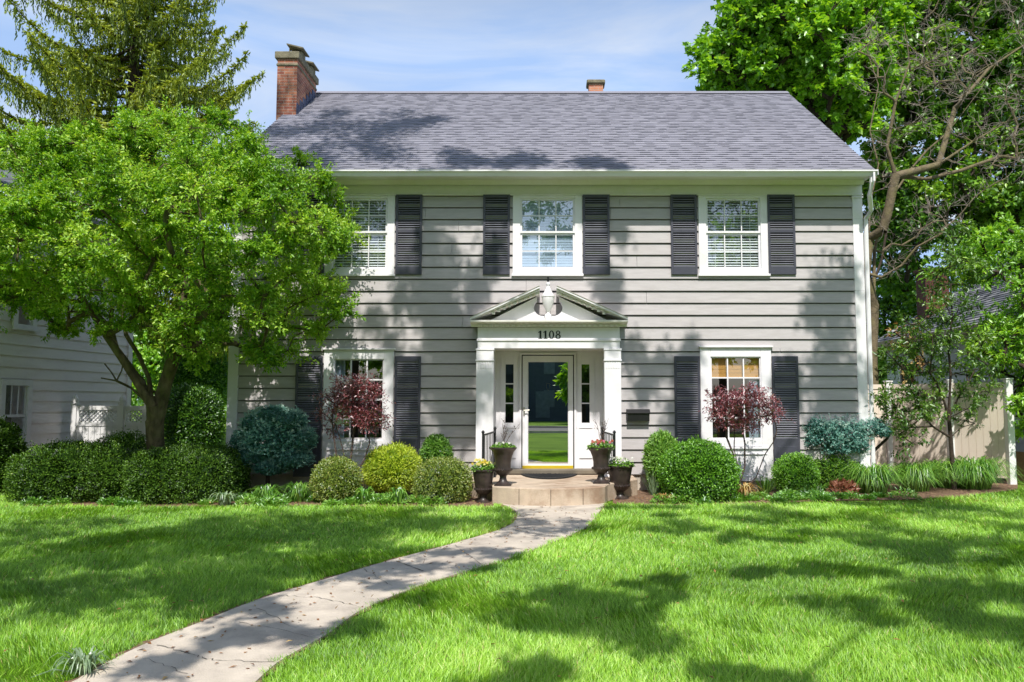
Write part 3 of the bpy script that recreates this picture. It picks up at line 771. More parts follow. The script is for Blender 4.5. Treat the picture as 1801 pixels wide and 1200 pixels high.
# chimney
def uq(px, py, X):      # point on plane x=X
    u = (px - VPX) / FPX; v = (CY - py) / FPX; t = X / u
    return (X, CAM[1] + t * (ct - v * st), CAM[2] + t * (st + v * ct))
cxr = XE_L + .30
cf = uq(522, 150, cxr); CYf = cf[1]; cxl = Xp(487, 150, CYf); cb = uq(556, 150, cxr); CYb = cb[1]; CZ = Zp(104, CYf)
chm = MB().box(cxl, cxr, CYf, CYb, 0.2, CZ).build('chimney', M['brick'], house)
b = MB(); b.box(cxl - .05, cxr + .05, CYf - .05, CYb + .05, CZ + .001, CZ + .16); b.box(cxl - .02, cxr + .02, CYf - .02, CYb + .02, CZ - .16, CZ - .10)
b.build('capstone', M['capstone'], chm, bevel=.012)
for yy in (CYf + .30, CYb - .35):
    b = MB(); cxm = (cxl + cxr) / 2 + .12
    b.box(cxm - .14, cxm + .14, yy - .14, yy + .14, CZ + .162, CZ + .24)
    b.hexa([(cxm - .17, yy - .24, CZ + .36), (cxm + .20, yy - .24, CZ + .27), (cxm + .20, yy + .24, CZ + .27), (cxm - .17, yy + .24, CZ + .36),
            (cxm - .17, yy - .24, CZ + .39), (cxm + .20, yy - .24, CZ + .30), (cxm + .20, yy + .24, CZ + .30), (cxm - .17, yy + .24, CZ + .39)])
    b.tube([(cxm - .17, yy, CZ + .2), (cxm - .17, yy, CZ + .37)], .02, 6); b.tube([(cxm + .13, yy, CZ + .2), (cxm + .13, yy, CZ + .32)], .02, 6)
    b.build('flue_cap', M['capstone'], chm)
fl = MB()
for k in range(6):
    y0 = CYf + .05 + k * .22; s_ = (y0 - ey) / math.cos(slope); z0 = ez + s_ * math.sin(slope)
    if z0 < RZ + .05: fl.box(cxr + .004, cxr + .02, y0 - .05, y0 + .19, z0 - .1, z0 + .24)
fl.build('flashing', surf('blue_grey_flashing', (0.05, 0.07, 0.14), 0.5, .2, 5), chm)
# roof vent
vx0, vx1 = Xp(1035, 155, RY + .4), Xp(1060, 155, RY + .4)
b = MB(); b.box(vx0, vx1, RY + .25, RY + .55, RZ - .4, Zp(152, RY + .4)); vt = b.build('roof_vent', M['brick'], house)
b = MB(); b.box(vx0 - .05, vx1 + .05, RY + .2, RY + .6, Zp(152, RY + .4) + .001, Zp(145, RY + .4)); b.build('vent_cap', M['capstone'], vt, bevel=.02)

# windows --------------------------------------------------------
def muntins(mb, x0, x1, z0, z1, nc, nr, y0, y1, w=0.022, skip_mid=False):
    for i in range(1, nc):
        x = x0 + (x1 - x0) * i / nc; mb.box(x - w / 2, x + w / 2, y0, y1, z0, z1)
    for j in range(1, nr):
        z = z0 + (z1 - z0) * j / nr; mb.box(x0, x1, y0 + .002, y1 - .002, z - w / 2, z + w / 2)

def upper_window(r, glass, slat_open=0.5, closed=False):
    x0, x1, z0, z1 = r; W = x1 - x0
    f = MB()
    f.box(x0, x0 + .14, -.055, .05, z0, z1); f.box(x1 - .14, x1, -.055, .05, z0, z1)
    f.box(x0 + .14, x1 - .14, -.054, .05, z1 - .055, z1); f.box(x0 + .14, x1 - .14, -.054, .05, z0, z0 + .115)
    f.box(x0 - .02, x1 + .02, -.085, -.0551, z0 - .03, z0 + .012)
    win = f.build('window', M['trim'], house, bevel=.004)
    gx0, gx1, gz0, gz1 = x0 + .14, x1 - .14, z0 + .115, z1 - .055
    zm = (gz0 + gz1) / 2 + .01
    s = MB()
    for a, b_, y in ((zm, gz1, -.03), (gz0, zm, -.005)):
        s.box(gx0, gx0 + .035, y, y + .035, a, b_); s.box(gx1 - .035, gx1, y, y + .035, a, b_)
        s.box(gx0 + .035, gx1 - .035, y, y + .035, b_ - .035, b_ + (.001 if y < -.01 else 0)); s.box(gx0 + .035, gx1 - .035, y, y + .035, a, a + .035)
        muntins(s, gx0 + .035, gx1 - .035, a + .035, b_ - .035, 3, 2, y + .001, y + .018, .018)
    s.build('sash', M['trim'], win)
    g_ = MB()
    for a, b_, y in ((zm + .035, gz1 - .035, -.014), (gz0 + .035, zm - .035, .011)):
        g_.add([(gx0 + .035, y + .006, a), (gx1 - .035, y + .006, a), (gx1 - .035, y + .006, b_), (gx0 + .035, y + .006, b_)], [(0, 1, 2, 3)])
    g_.build('pane', glass, win)
    bl = MB(); z = gz0 + .01; step = .05
    while z < gz1:
        t = .030 if not closed else .046; dy = .030 if not closed else .008
        bl.hexa([(gx0 + .01, .04, z), (gx1 - .01, .04, z), (gx1 - .01, .04 + dy, z + t), (gx0 + .01, .04 + dy, z + t),
                 (gx0 + .01, .04, z + .003), (gx1 - .01, .04, z + .003), (gx1 - .01, .04 + dy, z + t + .003), (gx0 + .01, .04 + dy, z + t + .003)])
        z += step
    for xx in (gx0 + .18, gx1 - .18): bl.box(xx - .004, xx + .004, .036, .039, gz0, gz1)
    bl.build('blind', M['blind'], win)
    rv = MB(); 
    rv.box(gx0 - .02, gx0 - .001, .051, .16, gz0, gz1); rv.box(gx1 + .001, gx1 + .02, .051, .16, gz0, gz1); rv.box(gx0, gx1, .051, .16, gz0 - .02, gz0 - .001); rv.box(gx0, gx1, .051, .16, gz1 + .001, gz1 + .02)
    rv.build('reveal', M['trim'], win)
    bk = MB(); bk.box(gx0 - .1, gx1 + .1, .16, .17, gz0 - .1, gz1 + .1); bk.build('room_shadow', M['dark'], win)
    return win
upper_window(UP[0], M['glass']); upper_window(UP[1], M['glass_sky'], closed=True); upper_window(UP[2], M['glass'])

def lower_window(r, gpx, right):
    x0, x1, z0, z1 = r
    gx0, gx1 = Xp(gpx[0], 700, 0), Xp(gpx[1], 700, 0); gz1 = Zp(gpx[2], 0); gz0 = Zp(gpx[3], 0)
    f = MB()
    f.box(x0, gx0, -.055, .05, z0, z1 - .03); f.box(gx1, x1, -.055, .05, z0, z1 - .03)
    f.box(gx0, gx1, -.054, .05, gz1, z1 - .03); f.box(gx0, gx1, -.054, .05, gz0 - .13, gz0)
    f.box(x0 - .03, x1 + .03, -.10, .04, z1 - .03, z1)            # drip cap
    f.box(x0 + .09, x1 - .09, -.080, -.0561, gz0 - .17, gz0 - .135)    # sill mouldings
    f.box(x0 + .11, x1 - .11, -.070, -.0561, gz0 - .27, gz0 - .245)
    f.box(gx0, gx1, -.045, .05, z0, gz0 - .1305)
    f.box(gx0 + .0, gx1 - .0, -.060, -.0455, z0 + .0, z0 + .10)
    win = f.build('window', M['trim'], house, bevel=.004)
    s = MB(); zm = (gz0 + gz1) / 2
    s.box(gx0, gx0 + .02, -.03, .02, gz0, gz1); s.box(gx1 - .02, gx1, -.03, .02, gz0, gz1); s.box(gx0 + .02, gx1 - .02, -.03, .02, gz1 - .02, gz1); s.box(gx0 + .02, gx1 - .02, -.03, .02, gz0, gz0 + .03)
    muntins(s, gx0 + .02, gx1 - .02, gz0 + .03, gz1 - .02, 3, 4, -.024, -.006, .024)
    s.box(gx0 + .02, gx1 - .02, -.028, .0, zm - .016, zm + .02)
    s.build('sash', M['trim'], win)
    g_ = MB(); g_.add([(gx0 + .02, -.004, gz0 + .03), (gx1 - .02, -.004, gz0 + .03), (gx1 - .02, -.004, gz1 - .02), (gx0 + .02, -.004, gz1 - .02)], [(0, 1, 2, 3)])
    g_.build('pane', M['glass'], win)
    # curtain: folded cloth
    def curtain(a, b_, zb):
        c = MB(); n = 24; vs = []; 
        for i in range(n + 1):
            x = a + (b_ - a) * i / n; y = .10 + .022 * math.sin(i * 1.9)
            vs += [(x, y, zb), (x, y, gz1 + .02)]
        c.add(vs, [(2 * i, 2 * i + 2, 2 * i + 3, 2 * i + 1) for i in range(n)]); c.build('curtain', M['curtain'], win, True)
    if right:
        curtain(gx1 - .20, gx1 + .01, gz0)
        sh = MB(); zb = gz1 - (gz1 - gz0) * .24
        z = zb
        while z < gz1: sh.box(gx0 + .01, gx1 - .01, .06 + .004 * math.sin(z * 90), .07, z, z + .017); z += .02
        sh.box(gx0 + .01, gx1 - .01, .052, .074, zb - .03, zb)
        sh.build('bamboo_shade', M['bamboo'], win)
    else:
        curtain(gx0 - .01, gx0 + .17, gz0)
    return win
lower_window(LO[0], (587, 675, 632, 775), False)
lower_window(LO[1], (1250, 1338, 628, 773), True)

def shutter(x0, x1, z0, z1, rails, panel=None):
    """rails: list of (zlo, zhi) louvred openings; frame stays around them"""
    f = MB(); y0, y1 = -.075, -.036; sw = .042
    f.box(x0, x0 + sw, y0, y1, z0, z1); f.box(x1 - sw, x1, y0, y1, z0, z1)
    e = sorted(rails); cur = z0
    for a, b_ in e: f.box(x0 + sw, x1 - sw, y0 + .001, y1, cur, a); cur = b_
    f.box(x0 + sw, x1 - sw, y0 + .001, y1, cur, z1)
    if panel:
        f.box(x0 + sw + .03, x1 - sw - .03, y0 - .008, y0 + .0005, panel[0], panel[1])
    o = f.build('shutter', M['shutter'], house, bevel=.003)
    l = MB()
    for a, b_ in e:
        n = int((b_ - a) / .0405); st_ = (b_ - a) / n
        for k in range(n):
            z = a + k * st_
            l.hexa([(x0 + sw, y0 + .002, z + .001), (x1 - sw, y0 + .002, z + .001), (x1 - sw, y1 + .012, z + st_ * .72), (x0 + sw, y1 + .012, z + st_ * .72),
                    (x0 + sw, y0 + .002, z + .009), (x1 - sw, y0 + .002, z + .009), (x1 - sw, y1 + .012, z + st_ * .72 + .006), (x0 + sw, y1 + .012, z + st_ * .72 + .006)])
    l.build('louvre', M['louvre'], o)
    bk = MB(); bk.box(x0 + .01, x1 - .01, -.0352, -.0312, z0 + .01, z1 - .01); bk.build('backing', M['dark'], o)
for a, b_ in ((527, 572), (697, 743), (850, 897), (1025, 1072), (1179, 1225), (1349, 1397)):
    x0, x1, z0, z1 = rect(a, 344, b_, 484)
    zr = Zp(408, 0)
    shutter(x0, x1, z0, z1, [(z0 + .15, zr - .03), (zr + .03, z1 - .06)])
for a, b_ in ((520, 567), (694, 740), (1186, 1231), (1358, 1404)):
    x0, x1, z0, z1 = rect(a, 627, b_, 838)
    zl = Zp(771, 0)
    shutter(x0, x1, z0, z1, [(zl, z1 - .10)], (z0 + .08, zl - .14))

# portico ----------------------------------------------------------
PY = -.34
px0, px1 = Xp(840, 595, PY), Xp(1090, 595, PY); pxm = (px0 + px1) / 2
ez0, ez1 = Zp(613, PY), Zp(576, PY)
b = MB(); b.box(px0, px1, PY, .0, ez0 + .001, ez1)
b.box(px0 - .015, px1 + .015, PY - .02, -.001, Zp(600, PY), Zp(598, PY)); b.box(px0 - .015, px1 + .015, PY - .012, -.001, Zp(598, PY), Zp(596, PY))
portico = b.build('portico', M['trim'], house, bevel=.003)
cz0, cz1 = Zp(575, PY - .05), Zp(563, PY - .2)
cx0, cx1 = Xp(827, 565, PY - .18), Xp(1104, 565, PY - .18)
b = MB()
b.prism_yz([(PY + .001, cz0), (PY - .04, cz0), (PY - .05, cz0 + .045), (PY - .16, cz0 + .06), (PY - .20, cz1 - .03), (PY - .20, cz1), (0, cz1), (0, cz0 + .05)][::-1], cx0, cx1)
b.build('cornice', M['cream'], portico)
b = MB(); n = 26
for k in range(n):
    x = px0 + .0 + (px1 - px0) * (k + .5) / n; b.box(x - .028, x + .028, PY - .105, PY - .0501, cz0 + .001, cz0 + .040)
b.build('dentil_moulding', M['cream'], portico)
# raking cornices (broken pediment)
apx = [(949, 504), (979, 504)]
zt = Zp(503, PY - .2)
for sgn, pxe in ((-1, 949), (1, 979)):
    xe = Xp(pxe, 504, PY - .2); xo = cx0 if sgn < 0 else cx1
    th = .115
    for (y0, y1, t0, t1, mt) in ((PY - .20, -.001, 0, .035, 'trim'), (PY - .17, -.001, .0355, .075, 'cream'), (PY - .10, -.001, .0755, .125, 'cream')):
        p = [(xo, cz1 + .002 + .04 - t1), (xe, zt - t1), (xe, zt - t0), (xo, cz1 + .04 - t0 + .002)]
        if sgn > 0: p = [(xe, zt - t1), (xo, cz1 + .042 - t1), (xo, cz1 + .042 - t0), (xe, zt - t0)]
        p = [(x, max(z, cz1 + .001)) for x, z in p]
        MB().prism_xz(p, y0, y1).build('raking_cornice', M[mt], portico)
    # lead-grey flashing on top
    p = [(xo, cz1 + .043), (xe, zt + .001), (xe, zt + .010), (xo, cz1 + .053)]
    if sgn > 0: p = [(xe, zt + .001), (xo, cz1 + .043), (xo, cz1 + .053), (xe, zt + .010)]
    MB().prism_xz(p, PY - .21, -.001).build('pediment_flashing', M['galv'], portico)
    b = MB(); ln = math.hypot(xe - xo, zt - cz1); n = 13
    for k in range(1, n):
        f_ = (k + .3) / n; x = xo + (xe - xo) * f_; z = cz1 + .04 + (zt - cz1 - .04) * f_ - .125
        if z - .05 < cz1 + .01: continue
        b.box(x - .026, x + .026, PY - .135, PY - .1005, z + .006, z + .046)
    b.build('dentil_moulding', M['cream'], portico)
# tympanum with scooped middle
ty0 = cz1 + .001
TYY = PY + .06
cxm = (Xp(949, 504, PY) + Xp(979, 504, PY)) / 2
for sgn in (-1, 1):
    xo = (cx0 if sgn < 0 else cx1) - sgn * .30
    zi = zt - .12
    rc = .155; ccx = cxm + sgn * .105; ccz = Zp(540, PY)
    pts = [(xo, ty0), (cxm + sgn * .02, ty0), (cxm + sgn * .02, ccz - rc * .9)]
    for a in range(-95, 56, 12):
        an = R(a); pts.append((ccx + sgn * rc * math.cos(an), ccz + rc * math.sin(an)))
    pts.append((cxm + sgn * .20, zi - .04))
    if sgn > 0: pts = pts[::-1]
    # outline order: make ccw from -y
    pts2 = pts if sgn < 0 else pts
    MB().prism_xz(pts2, TYY, -.03).build('tympanum', M['trim'], portico)
# urn finial
b = MB(); s = .0105
uz = ty0
prof = [(.0, 0), (.052, 0), (.052, .012), (.060, .03), (.066, .06), (.064, .09), (.05, .115), (.03, .13), (.022, .15), (.03, .16), (.045, .18), (.075, .25), (.10, .32), (.113, .39), (.113, .42), (.122, .425),
        (.122, .445), (.10, .46), (.08, .50), (.062, .54), (.045, .57), (.03, .60), (.022, .62), (.03, .635), (.036, .655), (.03, .675), (.016, .69)]
sc_ = (Zp(497, PY) - uz) / .69
prof = [(r, z * sc_) for r, z in prof]
b.lathe(prof, cxm, PY - .04, uz, 28); b.build('urn_finial', M['trim'], portico, True)
b = MB(); b.lathe([(.016, 0), (.020, .03), (.012, .06), (.018, .075), (.012, .10)], cxm, PY - .04, uz + .69 * sc_, 12); b.build('finial_tip', M['black_metal'], portico, True)
# pilasters
for a, c in ((836, 869), (1062, 1094)):
    x0, x1 = Xp(a, 700, PY), Xp(c, 700, PY); w = x1 - x0
    zt_ = ez0
    b = MB()
    b.box(x0 - .0, x1 + .0, PY - .02, .0, zt_ - .035, zt_ ); b.box(x0 + .012, x1 - .012, PY - .008, .0, zt_ - .20, zt_ - .0355)
    b.box(x0, x1, PY - .022, .0, zt_ - .225, zt_ - .201); b.box(x0 + .012, x1 - .012, PY, .0, .62, zt_ - .2255)
    b.box(x0 + .012, x1 - .012, PY, .0, .3, .62)
    n = 6
    for k in range(n):      # raised flutes under the necking
        x = x0 + .03 + (w - .06) * (k + .5) / n; b.box(x - .011, x + .011, PY - .007, PY - .0005, zt_ - .36, zt_ - .235)
    b.box(x0 - .012, x1 + .012, PY - .02, .0, .275, .3)
    b.build('pilaster', M['trim'], portico, bevel=.004)
# number 1108
def digits():
    b = MB(); zc = Zp(589, PY - .0); h = .145; y0, y1 = PY - .012, PY - .0006
    xs = [Xp(p, 589, PY) for p in (950.5, 959.5, 970.0, 981.5)]
    def one(cx):
        s = h
        b.prism_xz([(cx - .016, zc - h / 2), (cx + .016, zc - h / 2), (cx + .016, zc + h / 2), (cx - .004, zc + h / 2), (cx - .042, zc + h * .30), (cx - .038, zc + h * .24), (cx - .016, zc + h * .30)], y0, y1)
        b.prism_xz([(cx - .036, zc - h / 2 - .001), (cx + .036, zc - h / 2 - .001), (cx + .036, zc - h / 2 + .013), (cx - .036, zc - h / 2 + .013)], y0 - .001, y1)
    def ring(cx, cz, ro, rz, wi, hi, n=28):
        vs = []; fs = []
        for i in range(n):
            a = 2 * math.pi * i / n; ca, sa = math.cos(a), math.sin(a)
            vs += [(cx + ro * ca, y0, cz + rz * sa), (cx + (ro - wi) * ca, y0, cz + (rz - hi) * sa), (cx + ro * ca, y1, cz + rz * sa), (cx + (ro - wi) * ca, y1, cz + (rz - hi) * sa)]
        for i in range(n):
            j = (i + 1) % n; a, c = 4 * i, 4 * j
            fs += [(a, a + 1, c + 1, c), (a, c, c + 2, a + 2), (a + 1, a + 3, c + 3, c + 1)]
        b.add(vs, fs)
    one(xs[0]); one(xs[1]); ring(xs[2], zc, .048, h / 2 + .002, .026, .012)
    ring(xs[3], zc + h * .26, .038, h * .25, .020, .012); ring(xs[3], zc - h * .22, .047, h * .29, .024, .013)
    return b.build('house_number', surf('black_numerals', (0.012, 0.02, 0.02), .4, .1), portico)
digits()
# alcove lining
AY = .50
b = MB(); b.box(AL[0] - .02, AL[0] + .0, PY + .01, AY, .28, ez0); b.box(AL[1], AL[1] + .02, PY + .01, AY, .28, ez0); b.box(AL[0], AL[1], .001, AY, ez0 + .0, ez0 + .02)
b.build('alcove_lining', M['cream'], portico)
# door wall: sidelight panels, door jambs
dx0, dx1 = Xp(919, 720, AY), Xp(1008, 720, AY); dz1 = Zp(626, AY); dz0 = .36
b = MB()
sl_ = [(Xp(889, 690, AY), Xp(903, 690, AY)), (Xp(1023, 690, AY), Xp(1037, 690, AY))]
sz0, sz1 = Zp(744, AY), Zp(641, AY)
for (a, c), (w0, w1) in zip(sl_, ((AL[0], dx0 - .06), (dx1 + .06, AL[1]))):
    b.box(w0, a, AY, AY + .06, .3, ez0); b.box(c, w1, AY, AY + .06, .3, ez0)
    b.box(a, c, AY + .0005, AY + .06, sz1, ez0); b.box(a, c, AY + .0005, AY + .06, .3, sz0)
    b.box(a - .05, c + .05, AY - .018, AY - .0005, .55, sz0 - .16)
    b.box(a - .05, c + .05, AY - .014, AY - .0005, sz0 - .1, sz0 - .07)
    for xx in (a - .10, c + .085): b.box(xx, xx + .015, AY - .012, AY - .0005, sz0 - .1, ez0 - .12)
    for k in (1, 2):
        z = sz0 + (sz1 - sz0) * k / 3; b.box(a, c, AY + .012, AY + .03, z - .012, z + .012)
b.box(dx0 - .06, dx1 + .06, AY, AY + .06, dz1 + .06, ez0)
b.build('sidelight_panel', M['trim'], portico, bevel=.003)
for a, c in sl_: MB().add([(a, AY + .03, sz0), (c, AY + .03, sz0), (c, AY + .03, sz1), (a, AY + .03, sz1)], [(0, 1, 2, 3)]).build('sidelight_glass', M['glass'], portico)
b = MB(); b.box(dx0 - .06, dx0 - .02, AY - .03, AY + .06, .3, dz1 + .06); b.box(dx1 + .02, dx1 + .06, AY - .03, AY + .06, .3, dz1 + .06); b.box(dx0 - .02, dx1 + .02, AY - .03, AY + .06, dz1 + .02, dz1 + .06)
b.build('door_jamb', M['trim'], portico, bevel=.003)
b = MB(); b.box(AL[0], AL[1], AY + .30, AY + .32, .3, ez0); b.box(AL[0], AL[0] + .01, AY + .061, AY + .3, .3, ez0); b.box(AL[1] - .01, AL[1], AY + .061, AY + .3, .3, ez0); b.build('vestibule', M['dark'], portico)
# storm door
gx0, gx1 = Xp(928, 720, AY), Xp(1000, 720, AY); gz0, gz1 = Zp(817, AY), Zp(636, AY)
b = MB(); b.box(dx0, gx0, AY - .02, AY + .02, dz0, dz1); b.box(gx1, dx1, AY - .02, AY + .02, dz0, dz1); b.box(gx0, gx1, AY - .019, AY + .02, gz1, dz1); b.box(gx0, gx1, AY - .019, AY + .02, dz0, gz0)
for x0_, x1_, z0_, z1_ in ((gx0 + .0005, gx0 + .012, gz0 + .012, gz1 - .012), (gx1 - .012, gx1 - .0005, gz0 + .012, gz1 - .012), (gx0 + .0005, gx1 - .0005, gz0 + .0005, gz0 + .012), (gx0 + .0005, gx1 - .0005, gz1 - .012, gz1 - .0005)):
    b.box(x0_, x1_, AY - .01, AY + .01, z0_, z1_)
door = b.build('door', M['trim'], house, bevel=.003)
b = MB(); b.add([(gx0 + .012, AY, gz0 + .012), (gx1 - .012, AY, gz0 + .012), (gx1 - .012, AY, gz1 - .012), (gx0 + .012, AY, gz1 - .012)], [(0, 1, 2, 3)]); b.build('glass', M['glass_door'], door)
b = MB(); b.box(dx0 + .002, dx1 - .002, AY - .035, AY - .0205, .325, dz0 + .055); b.build('kickplate', M['yellow'], door, bevel=.003)
hz = Zp(722, AY)
b = MB(); b.box(dx0 + .015, dx0 + .045, AY - .032, AY - .0205, hz - .09, hz + .06); b.tube([(dx0 + .03, AY - .03, hz), (dx0 + .03, AY - .07, hz), (dx0 + .13, AY - .075, hz + .005)], .010, 8)
b.tube([(dx0 + .03, AY - .03, hz - .05), (dx0 + .03, AY - .06, hz - .07), (dx0 + .03, AY - .03, hz - .1)], .008, 8); b.build('handle', M['silver'], door, True)
# inner door with knocker, seen through the glass
b = MB(); b.box(gx0 - .05, gx1 + .05, AY + .10, AY + .14, .31, dz1 + .05)
for k in range(2):
    for zz in ((.5, 1.1), (1.25, 1.75), (1.85, 2.1)):
        xa = gx0 + .06 + k * .36; b.box(xa, xa + .28, AY + .092, AY + .0995, zz[0], zz[1])
b.build('inner_door', surf('navy_door_paint', (0.03, 0.05, 0.08), .35, .1), door)
b = MB(); kz = Zp(681, AY); kx = (gx0 + gx1) / 2
b.tube([(kx - .03, AY + .08, kz + .07), (kx - .035, AY + .06, kz), (kx, AY + .06, kz - .07), (kx + .035, AY + .06, kz), (kx + .03, AY + .08, kz + .07), (kx - .03, AY + .08, kz + .07)], .009, 6); b.build('knocker', M['brass'], door, True)
b = MB(); b.box(dx0 - .05, dx1 + .05, AY - .03, AY + .0, .295, .325); b.build('door_sill', M['black_metal'], door)

# ------------------------------------------------------------------ porch slab, mat, rails, mailbox
PZ = 0.28
PF = -1.92
pts = [(-1.48, .0), (-1.48, -.75), (-1.20, -1.15), (-.90, -1.6), (-.87, PF)]
n = 18
for k in range(1, n):
    a = k / n; x = -.87 + 1.78 * a; pts.append((x, PF - .34 * math.sin(math.pi * a) ** .8))
pts += [(.91, PF), (.97, -1.6), (1.25, -1.15), (1.55, -.75), (1.55, .0)]
poly = pts + [(AL[1] - .002, .0), (AL[1] - .002, .74), (AL[0] + .002, .74), (AL[0] + .002, .0)]
b = MB(); b.prism_xy(poly[:], .0, PZ)
porch = b.build('porch_slab', M['concrete_step'], None, bevel=.012); tag(porch, 'low tan concrete porch slab with a rounded front below the white door', 'porch')
b = MB()
for x in (-.44, .05, .55):
    a = (x + .87) / 1.78; y = PF - .34 * math.sin(math.pi * a) ** .8
    b.box(x - .004, x + .004, y - .004, y + .05, .0, PZ - .012)
b.build('expansion_joint', M['joint'], porch)
b = MB(); n = 24; mp_ = [(-.46, .46)] + [(-.46 + 0, .46)]
pts = [(1.08 * .5 * math.cos(math.pi + math.pi * k / n) + .03,   .44 + 1.25 * math.sin(math.pi + math.pi * k / n)) for k in range(n + 1)]
b.prism_xy(pts, PZ + .001, PZ + .024); dm = b.build('doormat', M['mat'], None, bevel=.006); tag(dm, 'black half round rubber doormat in front of the glass door', 'doormat')
b = MB()
for k in range(1, 12):
    rr_ = 1.04 * .5 * k / 12.5
    pp = [(rr_ * math.cos(math.pi + math.pi * j / n) + .03, .435 + rr_ * 2.35 * math.sin(math.pi + math.pi * j / n), PZ + .025) for j in range(n + 1)]
    b.tube(pp, .006, 4)
b.build('tread', M['mat'], dm)

def railing(sgn, label):
    A = (sgn * .95 + .02, -.42); B = (sgn * 1.10 + .02, -1.18)
    t = thing('porch_railing', label, 'railing', (A[0], A[1], PZ), 0, 'black railings either side of the porch')
    q = lambda f, z: ((B[0] - A[0]) * f, (B[1] - A[1]) * f, z)
    m = MB(); m.box(-.018, .018, -.018, .018, 0, .84); m.lathe([(.02, 0), (.03, .02), (.012, .05)], 0, 0, .84, 8); m.build('post', M['black_metal'], t)
    e = q(1, 0); m = MB(); m.box(e[0] - .018, e[0] + .018, e[1] - .018, e[1] + .018, 0, .80); m.lathe([(.02, 0), (.03, .02), (.012, .05)], e[0], e[1], .80, 8)
    m.build('post', M['black_metal'], t)
    MB().tube([q(0, .80), q(1, .77)], .017, 6).build('rail', M['black_metal'], t); MB().tube([q(0, .10), q(1, .10)], .012, 6).build('rail', M['black_metal'], t)
    for k in range(1, 8): MB().tube([q(k / 8, .10), q(k / 8, .79)], .008, 5).build('baluster', M['black_metal'], t)
railing(-1, 'black iron railing behind the porch urn with bare twigs, on the door handle side')
railing(1, 'black iron railing behind the pink flowered porch urn, on the mailbox side')

mx0, mx1 = Xp(1103, 735, -.1), Xp(1142, 735, -.1); mz0, mz1 = Zp(741, -.1), Zp(722, -.1)
mb_ = thing('mailbox', 'black metal wall mailbox mounted on the grey siding by the doorway', 'mailbox', ((mx0 + mx1) / 2, -.035, mz0))
w = (mx1 - mx0) / 2; h = mz1 - mz0
MB().prism_yz([(0, 0), (-.10, 0), (-.115, h * .75), (-.06, h * 1.0), (0, h * 1.05)][::-1], -w, w).build('body', M['black_metal'], mb_, bevel=.004)
MB().prism_yz([(0.0, h * 1.06), (-.065, h * 1.01), (-.125, h * .76), (-.13, h * .70), (-.135, h * .76), (-.07, h * 1.06), (0.0, h * 1.12)][::-1], -w - .012, w + .012).build('lid', M['black_metal'], mb_)

# ------------------------------------------------------------------ urns and what grows in them
def urn(base, hgt, rad, label, tall):
    t = thing('garden_urn', label, 'urn', base, 0, 'black pedestal urns around the porch')
    k = hgt; r = rad
    if tall: prof = [(.62, 0), (.62, .03), (.50, .06), (.30, .12), (.24, .20), (.26, .25), (.40, .28), (.52, .33), (.62, .40), (.60, .42)]; bowl = [(.58, .425), (.56, .50), (.57, .60), (.64, .74), (.78, .88), (.95, .945), (1.0, .96), (1.0, .99), (.93, 1.0), (.86, .985), (.80, .94)]
    else: prof = [(.62, 0), (.62, .03), (.50, .06), (.32, .11), (.27, .18), (.30, .24), (.46, .27), (.60, .32), (.68, .40), (.66, .42)]; bowl = [(.66, .425), (.70, .50), (.76, .62), (.84, .80), (.90, .93), (1.0, .95), (1.02, .97), (1.0, .995), (.93, 1.0), (.86, .985), (.80, .94)]
    m = MB(); m.lathe([(a * r, z * k) for a, z in prof], n=28); m.box(-.62 * r, .62 * r, -.62 * r, .62 * r, 0, .02 * k); m.build('pedestal', M['urn'], t, True)
    m = MB(); m.lathe([(a * r, z * k) for a, z in bowl], n=36); m.build('bowl', M['urn'], t, True)
    m = MB()
    for i in range(22):
        a = i / 22 * 6.283; rr = (.63 if tall else .70) * r
        m.lathe([(.003, -.022), (.014, -.014), (.017, 0), (.014, .012), (.003, .018)], rr * math.cos(a), rr * math.sin(a), .415 * k, 6)
    m.build('beading', M['urn'], t, True)
    m = MB(); m.lathe([(.01, .93 * k), (.82 * r, .93 * k), (.82 * r, .94 * k)], n=20); m.build('soil', M['soil'], t)
    return t
U = [(G(884, 857, PZ), 4), ]
def urn_at(pxc, pyb, z, pyt, rpx, label, tall):
    q = G(pxc, pyb, z); s = (q[1] - CAM[1]) / FPX
    hgt = P(pxc, pyt, q[1])[2] - z
    urn((q[0], q[1] + rpx * s * .5, z), hgt, rpx * s, label, tall)
    return (q[0], q[1] + rpx * s * .5, z + hgt * .95), rpx * s
u1, r1 = urn_at(884, 855, PZ, 787, 24, 'black urn on the porch slab holding bare twigs and low yellow-green leaves', True)
u2, r2 = urn_at(1058, 851, PZ, 787, 24, 'black urn on the porch slab filled with pink and orange flowers', True)
u3, r3 = urn_at(849, 886, 0, 826, 21, 'black urn on the ground planted with yellow and russet pansies', False)
u4, r4 = urn_at(1092, 880, 0, 819, 24, 'black urn on the ground planted with pale cream flowers', False)

